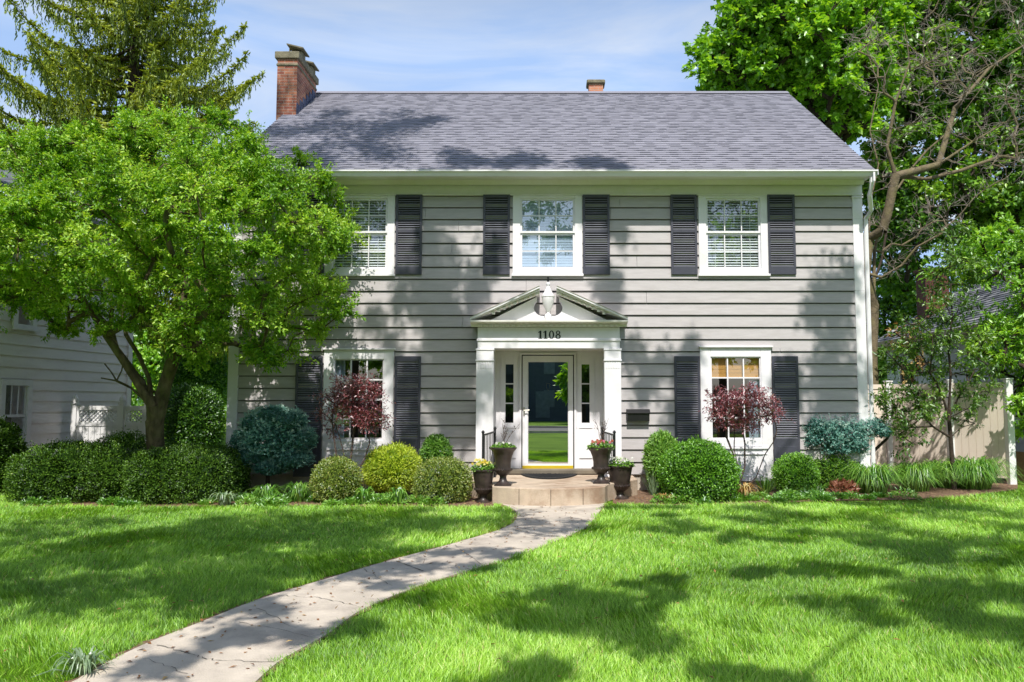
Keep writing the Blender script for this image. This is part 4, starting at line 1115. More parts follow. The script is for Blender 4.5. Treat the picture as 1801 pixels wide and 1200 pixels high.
def flowers(base, rad, label, pet, seed, nf=30, leafm='leaf_arbor', hgt=.10, twigs=0, spread=1.0):
    rng = np.random.default_rng(seed)
    t = thing('potted_flowers', label, 'potted plant', base, 0, 'plantings in the porch urns')
    n = 420; a = rng.uniform(0, 6.283, n); rr = rad * spread * np.sqrt(rng.random(n)); z = hgt * rng.random(n) * (1.15 - (rr / rad / spread) ** 2 * .8)
    pos = np.stack([rr * np.cos(a), rr * np.sin(a), z], 1)
    leaves('foliage', pos, rdir(n, rng) + np.stack([np.cos(a), np.sin(a), .3 + 0 * a], 1), rdir(n, rng) * .6 + np.array([0, 0, 1]), np.full(n, .045), np.full(n, .028), M[leafm], t, None, rng=rng)
    m = nf * 6; ci = np.repeat(np.arange(nf), 6)
    a = rng.uniform(0, 6.283, nf); rr = rad * spread * np.sqrt(rng.random(nf)); c = np.stack([rr * np.cos(a), rr * np.sin(a), hgt * (.75 + .55 * rng.random(nf))], 1)
    k = np.tile(np.arange(6), nf) * 1.047; fn = unit(rdir(nf, rng) * .5 + np.array([0, -.8, .6]))[ci]
    e1 = unit(np.cross(fn, np.array([0, 0, 1.0]))); e2 = np.cross(fn, e1); dd = e1 * np.cos(k)[:, None] + e2 * np.sin(k)[:, None]
    leaves('blossoms', c[ci], dd, fn, np.full(m, .026), np.full(m, .026), M[pet], t, rng.random(nf)[ci], .05, rng=rng)
    if twigs:
        tb = MB()
        for i in range(twigs):
            a = rng.uniform(0, 6.28); x, y = .03 * math.cos(a), .03 * math.sin(a)
            L_ = rng.uniform(.30, .52); pts = [(x, y, 0)]
            dx, dy = rng.normal() * .10, rng.normal() * .05
            for q in range(1, 6): pts.append((x + dx * (q / 5) ** 1.3 + rng.normal() * .008, y + dy * q / 5, L_ * q / 5))
            tb.tube(pts, [.005, .0045, .004, .0035, .003, .002], 5)
            for q in (2, 3, 4):
                p0 = pts[q]; s = rng.choice([-1, 1]); tb.tube([p0, (p0[0] + s * rng.uniform(.03, .07), p0[1], p0[2] + rng.uniform(.05, .1))], [.003, .0015], 4)
                tb.lathe([(.001, 0), (.008, .006), (.008, .012), (.001, .02)], p0[0] + s * .02, p0[1], p0[2] + .03, 5)
        tb.build('bare_twig', M['stem'], t)
flowers(u1, r1 * .85, 'low yellow-green plants and bare twigs in the urn beside the storm door handle', 'petal_w', 1, 6, twigs=5, hgt=.08)
flowers(u2, r2 * .95, 'pink and orange pansies with catkin twigs in the porch urn near the mailbox', 'petal_r', 2, 26, twigs=5, hgt=.11)
flowers(u3, r3 * .95, 'yellow and russet pansies overflowing the urn beside the mottled shrub', 'petal_y', 3, 34, hgt=.13)
flowers(u4, r4 * 1.0, 'cream and pale green flowers overflowing the ground urn by the mulch', 'petal_w', 4, 26, hgt=.12)

# ================================================================== NEIGHBOURS, FENCES
# left neighbour: side wall recedes
NX = -10.45
def side_siding(mb, X, y0, y1, z0, z1, holes, rise, sgn, out=.025):
    z = z0
    while z < z1 - .01:
        a, b_ = z, min(z + rise, z1)
        cuts = sorted({a, b_} | {h[2] for h in holes if a < h[2] < b_} | {h[3] for h in holes if a < h[3] < b_})
        for c0, c1 in zip(cuts[:-1], cuts[1:]):
            mid = (c0 + c1) / 2; ys = [(y0, y1)]
            for h in holes:
                if h[2] < mid < h[3]:
                    nx = []
                    for p, q in ys:
                        if h[1] <= p or h[0] >= q: nx.append((p, q)); continue
                        if p < h[0]: nx.append((p, h[0]))
                        if h[1] < q: nx.append((h[1], q))
                    ys = nx
            f0, f1 = (c0 - a) / rise, (c1 - a) / rise
            xa = X + sgn * (out * (1 - f0) + .005 * f0); xb = X + sgn * (out * (1 - f1) + .005 * f1); xi = X - sgn * .02
            for p, q in ys:
                if sgn > 0: mb.hexa([(xi, p, c0), (xa, p, c0), (xa, q, c0), (xi, q, c0), (xi, p, c1), (xb, p, c1), (xb, q, c1), (xi, q, c1)])
                else: mb.hexa([(xa, p, c0), (xi, p, c0), (xi, q, c0), (xa, q, c0), (xb, p, c1), (xi, p, c1), (xi, q, c1), (xb, q, c1)])
        z += rise
nb = thing('neighbour_house', 'white clapboard neighbouring house behind the leafy spreading tree', 'house', (NX, 2, 0))
nb.rotation_euler = (0, 0, R(-4)); _c, _s = math.cos(R(-4)), math.sin(R(-4)); nb.location = (NX - (_c * NX - _s * 2), 2 - (_s * NX + _c * 2), 0)
def ydepth(px, X): return CAM[1] + X * FPX / (px - VPX)
wl = (ydepth(8, NX), ydepth(58, NX)); w1 = (wl[0], wl[1], 0.62, 2.05); w2 = (ydepth(22, NX), ydepth(60, NX), 3.05, 4.5)
NYB = ydepth(213, NX)
hs = [(w1[0] + .1, w1[1] - .1, w1[2] + .1, w1[3] - .1), (w2[0] + .1, w2[1] - .1, w2[2] + .1, w2[3] - .1)]
b = MB(); side_siding(b, NX, -6, NYB, .28, 5.6, hs, .2235, 1)
b.build('wall', M['siding_white'], nb)
b = MB(); b.box(NX - 8, NX - .03, -6, -5.98, .28, 5.6); b.box(NX - 8, NX - .03, NYB - .02, NYB, .28, 5.6); b.box(NX - 8.02, NX - 8, -6, NYB, .28, 5.6); b.build('far_wall', M['siding_white'], nb)
b = MB(); b.box(NX - 8, NX - .03, -6, NYB, 0, .278); b.build('foundation', M['wood_plank'], nb)
b = MB(); b.box(NX - .01, NX + .05, NYB - .12, NYB + .03, .28, 5.6); b.build('corner_board', M['trim'], nb)
for wv in (w1, w2):
    y0, y1, z0, z1 = wv
    f = MB(); f.box(NX - .03, NX + .05, y0, y0 + .12, z0, z1); f.box(NX - .03, NX + .05, y1 - .12, y1, z0, z1); f.box(NX - .03, NX + .05, y0 + .12, y1 - .12, z1 - .12, z1); f.box(NX - .03, NX + .05, y0 + .12, y1 - .12, z0, z0 + .1)
    f.box(NX + .0505, NX + .08, y0 - .04, y1 + .04, z0 - .02, z0 + .03)
    wd = f.build('window', M['trim'], nb)
    s = MB(); zm = (z0 + z1) / 2
    s.box(NX - .02, NX + .02, y0 + .12, y1 - .12, zm - .025, zm + .025); s.box(NX - .02, NX + .02, y0 + .1205, y0 + .15, z0 + .1, z1 - .12); s.box(NX - .02, NX + .02, y1 - .15, y1 - .1205, z0 + .1, z1 - .12)
    for k in (1, 2):
        yy = y0 + .15 + (y1 - y0 - .3) * k / 3; s.box(NX - .01, NX + .005, yy - .01, yy + .01, zm + .025, z1 - .12)
    s.build('sash', M['trim'], wd)
    g_ = MB(); g_.add([(NX - .012, y0 + .12, z0 + .1), (NX - .012, y1 - .12, z0 + .1), (NX - .012, y1 - .12, z1 - .12), (NX - .012, y0 + .12, z1 - .12)], [(0, 1, 2, 3)]); g_.build('pane', M['glass'], wd)
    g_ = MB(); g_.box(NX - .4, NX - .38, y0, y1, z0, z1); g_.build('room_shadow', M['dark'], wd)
b = MB(); b.hexa([(NX + .5, -6.5, 5.5), (NX - 4, -6.5, 8.2), (NX - 4, NYB + .5, 8.2), (NX + .5, NYB + .5, 5.5), (NX + .5, -6.5, 5.6), (NX - 4, -6.5, 8.3), (NX - 4, NYB + .5, 8.3), (NX + .5, NYB + .5, 5.6)])
b.hexa([(NX - 8.5, -6.5, 5.5), (NX - 8.5, NYB + .5, 5.5), (NX - 4, NYB + .5, 8.2), (NX - 4, -6.5, 8.2), (NX - 8.5, -6.5, 5.6), (NX - 8.5, NYB + .5, 5.6), (NX - 4, NYB + .5, 8.3), (NX - 4, -6.5, 8.3)])
b.build('roof', M['shingle_old'], nb)

# white lattice fence
FY = 2.6
wf = thing('lattice_fence', 'white vinyl fence with lattice top panels and ball capped posts', 'fence', (0, FY, 0))
posts = [Xp(p, 745, FY) for p in (131, 214, 259)]
ft = Zp(714, FY)
def prel(mb): return mb
for x in posts:
    m = MB(); m.box(x - .055, x + .055, -.055, .055, 0, ft + .04); m.box(x - .07, x + .07, -.07, .07, ft + .041, ft + .06)
    m.lathe([(.055, 0), (.06, .03), (.065, .07), (.05, .12), (.025, .155), (.008, .19)], x, 0, ft + .061, 14); m.build('post', M['vinyl_white'], wf)
for a, c in zip(posts[:-1], posts[1:]):
    a += .056; c -= .056
    m = MB(); m.box(a, c, -.025, .025, ft - .09, ft); m.box(a, c, -.025, .025, ft - .43, ft - .35)
    m.box(a, a + .05, -.024, .024, ft - .35, ft - .09); m.box(c - .05, c, -.024, .024, ft - .35, ft - .09); m.build('lattice_frame', M['vinyl_white'], wf)
    MB().box(a, c, -.025, .025, .08, .16).build('rail', M['vinyl_white'], wf)
    m = MB(); n = int((c - a) / .115)
    for k in range(n): 
        w_ = (c - a) / n; m.box(a + k * w_ + .004, a + (k + 1) * w_ - .004, -.011, .011, .16, ft - .43)
    m.build('board', M['vinyl_white'], wf)
    m = MB(); z0, z1 = ft - .35, ft - .09; H = z1 - z0; st_ = .088; k = -int(H / st_) - 1
    A0, C0 = a + .05, c - .05
    def strip(x0, sg, yy):
        # diagonal bar clipped to the frame
        pts = []
        xa, za, xb, zb = (x0, z0, x0 + H, z1) if sg > 0 else (x0 + H, z0, x0, z1)
        def clip(xa, za, xb, zb):
            if xa > xb: xa, za, xb, zb = xb, zb, xa, za
            if xb <= A0 or xa >= C0: return None
            if xa < A0: za += (zb - za) * (A0 - xa) / (xb - xa); xa = A0
            if xb > C0: zb = za + (zb - za) * (C0 - xa) / (xb - xa); xb = C0
            return xa, za, xb, zb
        q = clip(xa, za, xb, zb)
        if not q or q[2] - q[0] < .01: return
        xa, za, xb, zb = q; L_ = math.hypot(xb - xa, zb - za); nx, nz = -(zb - za) / L_ * .013, (xb - xa) / L_ * .013
        m.hexa([(xa - nx, yy, za - nz), (xb - nx, yy, zb - nz), (xb - nx, yy + .006, zb - nz), (xa - nx, yy + .006, za - nz), (xa + nx, yy, za + nz), (xb + nx, yy, zb + nz), (xb + nx, yy + .006, zb + nz), (xa + nx, yy + .006, za + nz)])
    while A0 + k * st_ < C0:
        strip(A0 + k * st_, 1, -.010); strip(A0 + k * st_, -1, .002); k += 1
    m.build('lattice', M['vinyl_white'], wf)

# tan privacy fence on the right, running in depth
tf = thing('privacy_fence', 'tan vinyl privacy fence with white posts beside the young tree', 'fence', (0, 0, 0))
A = G(1567, 837); Bp = G(1780, 853)
fp = []
for px in (1567, 1676, 1780):
    f = (px - 1567) / 213; yy = 837 + 16 * f; fp.append(G(px, yy))
dirx = (A[0] - Bp[0], A[1] - Bp[1])
fp = [(A[0] + dirx[0] * .5, A[1] + dirx[1] * .5 + .6, 0)] + fp
fp[0] = (A[0] - 1.9, A[1] + .35, 0)
FH = Zp(674, A[1])
for p in fp[1:]:
    m = MB(); m.box(p[0] - .065, p[0] + .065, p[1] - .065, p[1] + .065, 0, FH + .02); m.box(p[0] - .08, p[0] + .08, p[1] - .08, p[1] + .08, FH + .021, FH + .05); m.build('post', M['vinyl_white'], tf, bevel=.006)
for a, c in zip(fp[:-1], fp[1:]):
    L_ = math.hypot(c[0] - a[0], c[1] - a[1]); ux, uy = (c[0] - a[0]) / L_, (c[1] - a[1]) / L_; nx, ny = -uy, ux
    def seg(mb, s0, s1, t0, t1, z0, z1):
        q = lambda s, t: (a[0] + ux * s + nx * t, a[1] + uy * s + ny * t)
        p = [q(s0, t0), q(s1, t0), q(s1, t1), q(s0, t1)]
        mb.hexa([(x, y, z0) for x, y in p] + [(x, y, z1) for x, y in p])
    m = MB(); seg(m, .066, L_ - .066, -.03, .03, FH - .13, FH - .03); m.build('rail', M['vinyl_tan'], tf); m = MB(); seg(m, .066, L_ - .066, -.03, .03, .12, .26); m.build('rail', M['vinyl_tan'], tf)
    m = MB(); n = int(L_ / .16)
    for k in range(n):
        s0 = .066 + (L_ - .132) * k / n; s1 = .066 + (L_ - .132) * (k + 1) / n; seg(m, s0 + .004, s1 - .004, -.012, .012, .26, FH - .13)
    seg(m, .07, L_ - .07, -.004, .004, .26, FH - .13)
    m.build('board', M['vinyl_tan'], tf)
# wooden raised bed beyond the fence end
rb = thing('raised_bed', 'brown wooden raised bed just past the end of the tan fence', 'planter', (9.9, 1.2, 0))
m = MB()
for k in range(4): m.box(-.35, 1.6, -.02, .02, .02 + k * .15, .16 + k * .15)
m.build('plank', M['wood_plank'], rb)
m = MB(); m.box(-.37, -.28, -.021, -.08, 0, .65); m.box(-.35, -.31, .021, 1.2, .02, .6); m.build('corner_post', M['wood_plank'], rb)

# right neighbour
rn = thing('neighbour_house', 'low pale neighbouring house with old grey roof and brick chimney past the tan fence', 'house', (0, 0, 0))
RX = 10.6; ry0, ry1 = 2.6, 10.2; EZ = 3.55; pitch = R(31)
rw = (ydepth(1586, RX), ydepth(1611, RX)); rw = (min(rw), max(rw))
hr = [(rw[0], rw[1], 1.55, 2.75)]
b = MB(); side_siding(b, RX, ry0, ry1, .3, EZ, hr, .2, -1); b.build('wall', M['siding_pale'], rn)
b = MB(); b.box(RX + .03, RX + 9, ry0, ry0 + .02, .3, EZ + .3); b.box(RX + .03, RX + 9, ry1 - .02, ry1, .3, EZ + .3); b.box(RX + 9, RX + 9.02, ry0, ry1, .3, EZ)
for yy in (ry0, ry1 - .02): b.prism_xz([(RX, EZ), (RX + 9, EZ), (RX + 4.5, EZ + 4.5 * math.tan(pitch))], yy - .001, yy + .021)
b.build('end_wall', M['siding_pale'], rn)
b = MB(); b.box(RX + .02, RX + 9, ry0, ry1, 0, .298); b.build('foundation', M['concrete'], rn)
y0, y1, z0, z1 = hr[0]
f = MB(); f.box(RX - .06, RX + .03, y0 - .1, y0, z0 - .1, z1 + .1); f.box(RX - .06, RX + .03, y1, y1 + .1, z0 - .1, z1 + .1); f.box(RX - .06, RX + .03, y0, y1, z1, z1 + .1); f.box(RX - .06, RX + .03, y0, y1, z0 - .1, z0); wd = f.build('window', M['trim'], rn)
g_ = MB(); g_.box(RX + .0, RX + .01, y0, y1, z0, z1); g_.build('pane', surf('dark_glass', (.02, .025, .03), .1, .1), wd)
def roofside(sg):
    b = MB(); rr = random.Random(5); SLn = 4.5 / math.cos(pitch) + .45; n = 34; e = SLn / n
    for k in range(n):
        y = ry0 - .4
        while y < ry1 + .4:
            w_ = rr.uniform(.15, .4); c = min(y + w_, ry1 + .4); s0, s1 = k * e, (k + 1) * e
            b.cur = min(1, max(0, rr.gauss(.5, .25)))
            xx = lambda s, h: (RX - .38 if sg > 0 else RX + 9.38) + sg * (s * math.cos(pitch) - h * math.sin(pitch))
            zz = lambda s, h: EZ - .12 + s * math.sin(pitch) + h * math.cos(pitch)
            q = [(xx(s0, .02), y, zz(s0, .02)), (xx(s0, .02), c, zz(s0, .02)), (xx(s1, .0), c, zz(s1, 0)), (xx(s1, 0), y, zz(s1, 0)), (xx(s0, -.03), y, zz(s0, -.03)), (xx(s0, -.03), c, zz(s0, -.03))]
            b.add(q, [(3, 2, 1, 0) if sg > 0 else (0, 1, 2, 3), (0, 1, 5, 4)]); y = c
    return b
rfb = roofside(1); r2 = roofside(-1)
rfb.add(r2.v, r2.f)
rf = rfb.build('roof', M['shingle_old'], rn)
b = MB(); b.box(RX - .42, RX - .38, ry0 - .4, ry1 + .4, EZ - .28, EZ - .10); b.box(RX - .40, RX - .02, ry0 - .4, ry1 + .4, EZ - .20, EZ - .17); b.build('fascia', M['fascia'], rn)
cq = P(1640, 510, 9.2); b = MB(); b.box(cq[0] - .35, cq[0] + .35, 8.9, 9.5, 3.8, P(1640, 478, 9.2)[2]); b.box(cq[0] - .4, cq[0] + .4, 8.85, 9.55, P(1640, 478, 9.2)[2] + .001, P(1640, 474, 9.2)[2]); b.build('chimney', M['brick_dark'], rf)


# ================================================================== PLANTS
def gy(py): return G(VPX, py)[1]
def at(px, py, base_y): # point at pixel on plane through the ground line py=base_y
    return P(px, py, gy(base_y))

# ---- spreading small-leaved tree in front of the left corner
TY = -1.3
def pts_px(lst, Y, dy=0.0): 
    n = len(lst); return [np.array(P(x, y, Y + dy * i / max(1, n - 1))) for i, (x, y) in enumerate(lst)]
b0 = np.array(P(275, 800, TY)); b0[2] = 0
tr = [[b0] + pts_px([(275, 800), (272, 745), (268, 715), (245, 680), (215, 632), (187, 590), (149, 532), (110, 470)], TY, -.9),
      pts_px([(268, 715), (250, 675), (228, 645), (203, 612), (194, 578), (198, 532), (182, 492), (160, 420)], TY, .5),
      pts_px([(268, 715), (262, 665), (244, 625), (222, 590), (215, 550), (235, 480), (250, 390)], TY, -.3),
      pts_px([(272, 745), (292, 672), (305, 630), (325, 570), (365, 515), (420, 460), (490, 410)], TY, -.8),
      pts_px([(305, 630), (320, 560), (330, 480), (335, 380)], TY, .9),
      pts_px([(268, 715), (230, 682), (205, 670), (178, 665)], TY, -.2), pts_px([(205, 670), (196, 655), (184, 640)], TY, -.1), pts_px([(205, 670), (214, 652), (216, 640)], TY, -.1)]
LT = [(-130, 235), (-60, 235), (0, 235), (60, 222), (120, 235), (160, 215), (200, 222), (235, 180), (275, 196), (310, 176), (360, 188), (400, 190), (425, 215), (455, 212), (480, 262), (510, 255), (545, 275), (582, 300), (600, 335), (650, 360), (652, 400), (615, 432), (585, 465), (580, 485), (615, 500), (635, 540), (620, 575), (570, 600), (540, 640), (490, 655), (430, 640), (395, 600), (350, 655), (320, 640), (270, 585), (215, 600), (150, 605), (90, 590), (40, 545), (-60, 580), (-130, 580)]
C, Rd = crown_points(LT, TY, 2.9, 345, .20, .44, 5, mind=.78)
make_tree('ornamental_tree', 'spreading small-leaved green tree with forked mossy trunk at the house corner', 'tree', tr, C, Rd, M['leaf_tree'], M['bark'], L=.060, W=.031,
          per=25, twigs=28, seed=3, rtip=.0055, rmax=.14, step=.30, up=.22, first=5, expo=.52, tonal=.42, spread=.075, squash=.7, twig_r=.003, ntube=9)

# ---- spruce with weeping branchlets, behind
def spruce(name, label, base, H, rbase, seed, nb, zmin):
    rng = np.random.default_rng(seed); t = thing(name, label, 'tree', base)
    A0, A1, R0, R1 = [], [], [], []
    LP, LD, LN, LL, LW, LR = [], [], [], [], [], []
    zz = np.linspace(0, H, 30)
    for a, c in zip(zz[:-1], zz[1:]): A0.append((0, 0, a)); A1.append((0, 0, c)); R0.append(.30 * (1 - a / H) + .03); R1.append(.30 * (1 - c / H) + .03)
    for k in range(nb):
        f = (k + rng.random()) / nb; z = zmin + (H - zmin) * f ** 1.0
        az = k * 2.399 + rng.normal() * .3
        Lb = (rbase * (1 - z / H) ** .75 + .5) * rng.uniform(.62, 1.15)
        o = np.array([math.cos(az), math.sin(az), 0]); n = 16; droop = rng.uniform(.12, .26); tipup = rng.uniform(.10, .24)
        p = []
        for i in range(n + 1):
            s = i / n; p.append(o * Lb * s + np.array([0, 0, z + Lb * (.10 * s - droop * math.sin(s * 2.2) + tipup * s ** 3)]))
        p = np.array(p) + rng.normal(size=(n + 1, 3)) * .02; p[0] = (0, 0, z)
        for i in range(n): A0.append(p[i]); A1.append(p[i + 1]); R0.append(.045 * (1 - i / n) + .008); R1.append(.045 * (1 - (i + 1) / n) + .006)
        sd = np.array([-o[1], o[0], 0])
        tone = rng.random()
        # needle-clad axis and hanging curtains
        m = int(Lb * 19)
        for j in range(m):
            s = .12 + .88 * (j + rng.random()) / m; q = s * n; i = min(int(q), n - 1); c = p[i] + (p[i + 1] - p[i]) * (q - i)
            off = sd * rng.normal() * .30 * math.sin(min(1, s * 1.1) * 3.0 + .1) * (1 if s < .92 else .4)
            hl = rng.uniform(.16, .62) * (1 if s < .9 else .6)
            st0 = c + off * 1.0; st0[2] -= abs(np.dot(off, sd)) * .35
            # side spur
            ns = 4
            for e in range(ns):
                LP.append(c + off * e / ns); LD.append(off / (np.linalg.norm(off) + 1e-6) + rng.normal(size=3) * .3); LN.append(rng.normal(size=3) + (0, 0, 1.5)); LL.append(.17); LW.append(.055); LR.append(.50 + .5 * rng.random())
            for e in range(int(hl / .055)):
                z_ = -e * .055
                LP.append(st0 + np.array([rng.normal() * .012, rng.normal() * .012, z_])); LD.append(np.array([rng.normal() * .30, rng.normal() * .30, -1])); LN.append(rng.normal(size=3) * .8 + (0, -1, .3)); LL.append(.13); LW.append(.042)
                LR.append(np.clip(.30 * tone + .45 * rng.random() + (.12 if e < 2 else 0), 0, 1))
            for e in range(3):
                LP.append(c + rng.normal(size=3) * .03); LD.append((p[i + 1] - p[i]) / .3 + rng.normal(size=3) * .6 + (0, 0, .3)); LN.append(rng.normal(size=3) + (0, 0, 1)); LL.append(.13); LW.append(.05); LR.append(.55 + .45 * rng.random())
    V, F = frusta(A0, A1, R0, R1, 5); np_mesh('trunk', V, F, M['bark_dark'], t, smooth=True)
    leaves('crown', np.array(LP), np.array(LD), np.array(LN), np.array(LL), np.array(LW), M['needle'], t, np.array(LR))
SY = 10.0
sb_ = P(212, 700, SY)
spruce('spruce_tree', 'tall olive spruce with drooping branchlets rising behind the spreading tree', (sb_[0], SY, 0), 21.0, 7.3, 4, 235, 4.0)

# ---- maple and dark trees behind the right end
MP = [(1215, 88), (1228, 60), (1275, 30), (1262, -10), (1280, -70), (1420, -120), (1560, -90), (1600, 0), (1580, 120), (1560, 200), (1545, 260), (1470, 262), (1400, 200), (1330, 176), (1240, 178), (1225, 130)]
MY = 15.0; mb0 = np.array(P(1500, 700, MY)); mb0[2] = 0
mt = [[mb0, mb0 + (0, 0, 2), mb0 + (.1, 0, 4.0), mb0 + (-.2, -.2, 6), mb0 + (-.5, -.2, 8), mb0 + (-.8, 0, 11), mb0 + (-1.2, 0, 14)],
      [mb0 + (.1, 0, 4), mb0 + (-1, -.5, 6.5), mb0 + (-2.2, -.8, 9)], [mb0 + (.1, 0, 4), mb0 + (1.4, .4, 7), mb0 + (2, .4, 10)]]
C, Rd = crown_points(MP, MY, 3.6, 260, .55, .95, 9, mind=.68)
make_tree('maple_tree', 'large bright green maple rising behind the roof beside the bare tree', 'tree', mt, C, Rd, M['leaf_maple'], M['bark_dark'], L=.20, W=.17, per=16, twigs=22,
          seed=5, rtip=.012, rmax=.34, step=.6, up=.35, first=3, tonal=.5, inner=.45, squash=.6, twig_r=.006)
DP = [(1560, 60), (1600, -60), (1700, -120), (1860, -120), (1900, 0), (1900, 430), (1800, 460), (1700, 440), (1640, 470), (1600, 540), (1560, 560), (1540, 480), (1500, 400), (1500, 330), (1530, 250)]
DY = 17.5; db0 = np.array(P(1720, 700, DY)); db0[2] = 0
dt = [[db0, db0 + (0, 0, 2.5), db0 + (.2, 0, 5), db0 + (0, 0, 9), db0 + (.3, 0, 13)], [db0 + (0, 0, 2.5), db0 + (-1.5, 0, 5), db0 + (-2.5, 0, 8)]]
C, Rd = crown_points(DP, DY, 3.0, 330, .6, 1.05, 12, mind=.62)
make_tree('shade_tree', 'dense dark green tree filling the space behind the bare branches', 'tree', dt, C, Rd, M['leaf_dark'], M['bark_dark'], L=.20, W=.15, per=15, twigs=22,
          seed=6, rtip=.012, rmax=.32, step=.6, up=.3, first=2, tonal=.55, inner=.4, squash=.6, twig_r=.006)

# ---- nearly bare tree by the right corner
BY = 3.6
q0 = np.array(P(1536, 700, BY)); q0[2] = 0
bt = [[q0] + pts_px([(1536, 690), (1533, 640), (1534, 590), (1536, 540), (1537, 490), (1538, 440), (1548, 395), (1562, 350), (1580, 330), (1600, 300), (1630, 265), (1665, 235), (1700, 190), (1730, 150), (1760, 100)], BY, 1.2),
      pts_px([(1536, 540), (1522, 480), (1528, 420), (1530, 360), (1545, 290), (1530, 230), (1545, 150), (1525, 90)], BY, .8),
      pts_px([(1538, 440), (1552, 405), (1560, 380), (1575, 310), (1560, 260), (1575, 180), (1600, 110), (1590, 40)], BY, -.5),
      pts_px([(1600, 300), (1650, 290), (1710, 250), (1770, 215), (1840, 190)], BY, -.6),
      pts_px([(1580, 330), (1630, 315), (1690, 300), (1760, 275), (1850, 260)], BY, .9),
      pts_px([(1630, 265), (1680, 190), (1740, 120), (1800, 80)], BY, .2),
      pts_px([(1534, 495), (1550, 488), (1585, 468), (1612, 435), (1640, 420), (1668, 400)], BY, -.9)]
bc = []; rngb = random.Random(8)
for px, py, sp, n in [(1545, 60, 50, 12), (1600, 120, 60, 14), (1700, 120, 70, 18), (1780, 150, 60, 16), (1740, 60, 70, 14), (1640, 200, 50, 10), (1740, 260, 60, 14), (1800, 270, 50, 10), (1580, 220, 50, 10), (1560, 300, 25, 4), (1660, 375, 28, 10), (1620, 410, 22, 7), (1575, 455, 18, 5), (1540, 400, 14, 3), (1650, 30, 60, 12), (1515, 300, 14, 3), (1820, 60, 50, 8)]:
    for k in range(n): bc.append(P(px + rngb.gauss(0, sp * .6), py + rngb.gauss(0, sp * .6), BY + rngb.uniform(-.9, 1.2)))
def twiggy(name, label, lines, C, seed, bark, twigmat):
    rng = np.random.default_rng(seed); base = tuple(lines[0][0]); t = thing(name, label, 'tree', base)
    sk = Skeleton(rng); sk.poly(lines[0])
    for ln in lines[1:]: sk.poly(ln[1:], start=sk.nearest(ln[0]))
    n0 = len(sk.p)
    sk.connect(C, step=.22, sag=.16, first=6)
    V, F = sk.mesh(.0055, .62, .135, 8)
    np_mesh('trunk', V - np.array(base), F, bark, t, smooth=True)
    # crooked fine twigs
    Pn = np.array(sk.p); idx = [i for i in range(n0, len(Pn))]
    A0, A1, R0, R1 = [], [], [], []
    for i in idx:
        par = sk.par[i]; d0 = unit((Pn[i] - Pn[par])[None])[0]
        for k in range(rng.integers(2, 6)):
            d = unit((d0 * .7 + rng.normal(size=3) * .75 + np.array([0, 0, .12]))[None])[0]; p = Pn[i].copy(); r = .0062
            stack = [(p, d, r, rng.uniform(.25, .6))]
            while stack:
                p, d, r, L_ = stack.pop(); n = max(2, int(L_ / .07))
                for s in range(n):
                    d = unit((d + rng.normal(size=3) * .28)[None])[0]; q = p + d * .07; A0.append(p); A1.append(q); R0.append(r); R1.append(r * .88); p = q; r *= .88
                    if rng.random() < .22 and r > .002 and len(A0) < 150000: stack.append((p, unit((d + rng.normal(size=3) * .7)[None])[0], r * .8, L_ * .45))
    V, F = frusta(A0, A1, R0, R1, 3); np_mesh('twig', V - np.array(base), F, twigmat, t)
twiggy('bare_tree', 'nearly bare tree with tan crooked limbs and grey twigs beside the house corner', bt, bc, 4, M['bark_pale'], M['twig'])

# ---- brighter leafy tree overhanging the right neighbour
YP = [(1620, 500), (1630, 450), (1680, 430), (1720, 400), (1780, 380), (1880, 350), (1900, 640), (1850, 760), (1800, 770), (1750, 745), (1745, 690), (1720, 640), (1690, 600), (1735, 560), (1760, 520)]
YY = 1.6; yb0 = np.array(P(1880, 700, YY)); yb0[2] = 0
yt = [[yb0, yb0 + (0, 0, 1), yb0 + (-.1, 0, 2), yb0 + (-.2, 0, 3.2), yb0 + (-.3, 0, 4)], [yb0 + (0, 0, 1)] + pts_px([(1830, 660), (1800, 675), (1760, 690), (1740, 660)], YY)[0:], [yb0 + (0, 0, 1)] + pts_px([(1830, 720), (1800, 735), (1770, 728), (1745, 735)], YY)]
C, Rd = crown_points(YP, YY, 1.2, 105, .24, .42, 21, mind=.7)
make_tree('fruit_tree', 'leafy tree reaching in from beyond the tan fence with crooked low boughs', 'tree', yt, C, Rd, M['leaf_maple'], M['bark_dark'], L=.11, W=.045, per=12, twigs=16, seed=8, rtip=.007, rmax=.12, step=.25, first=1, tonal=.4, up=.15, twig_r=.003)
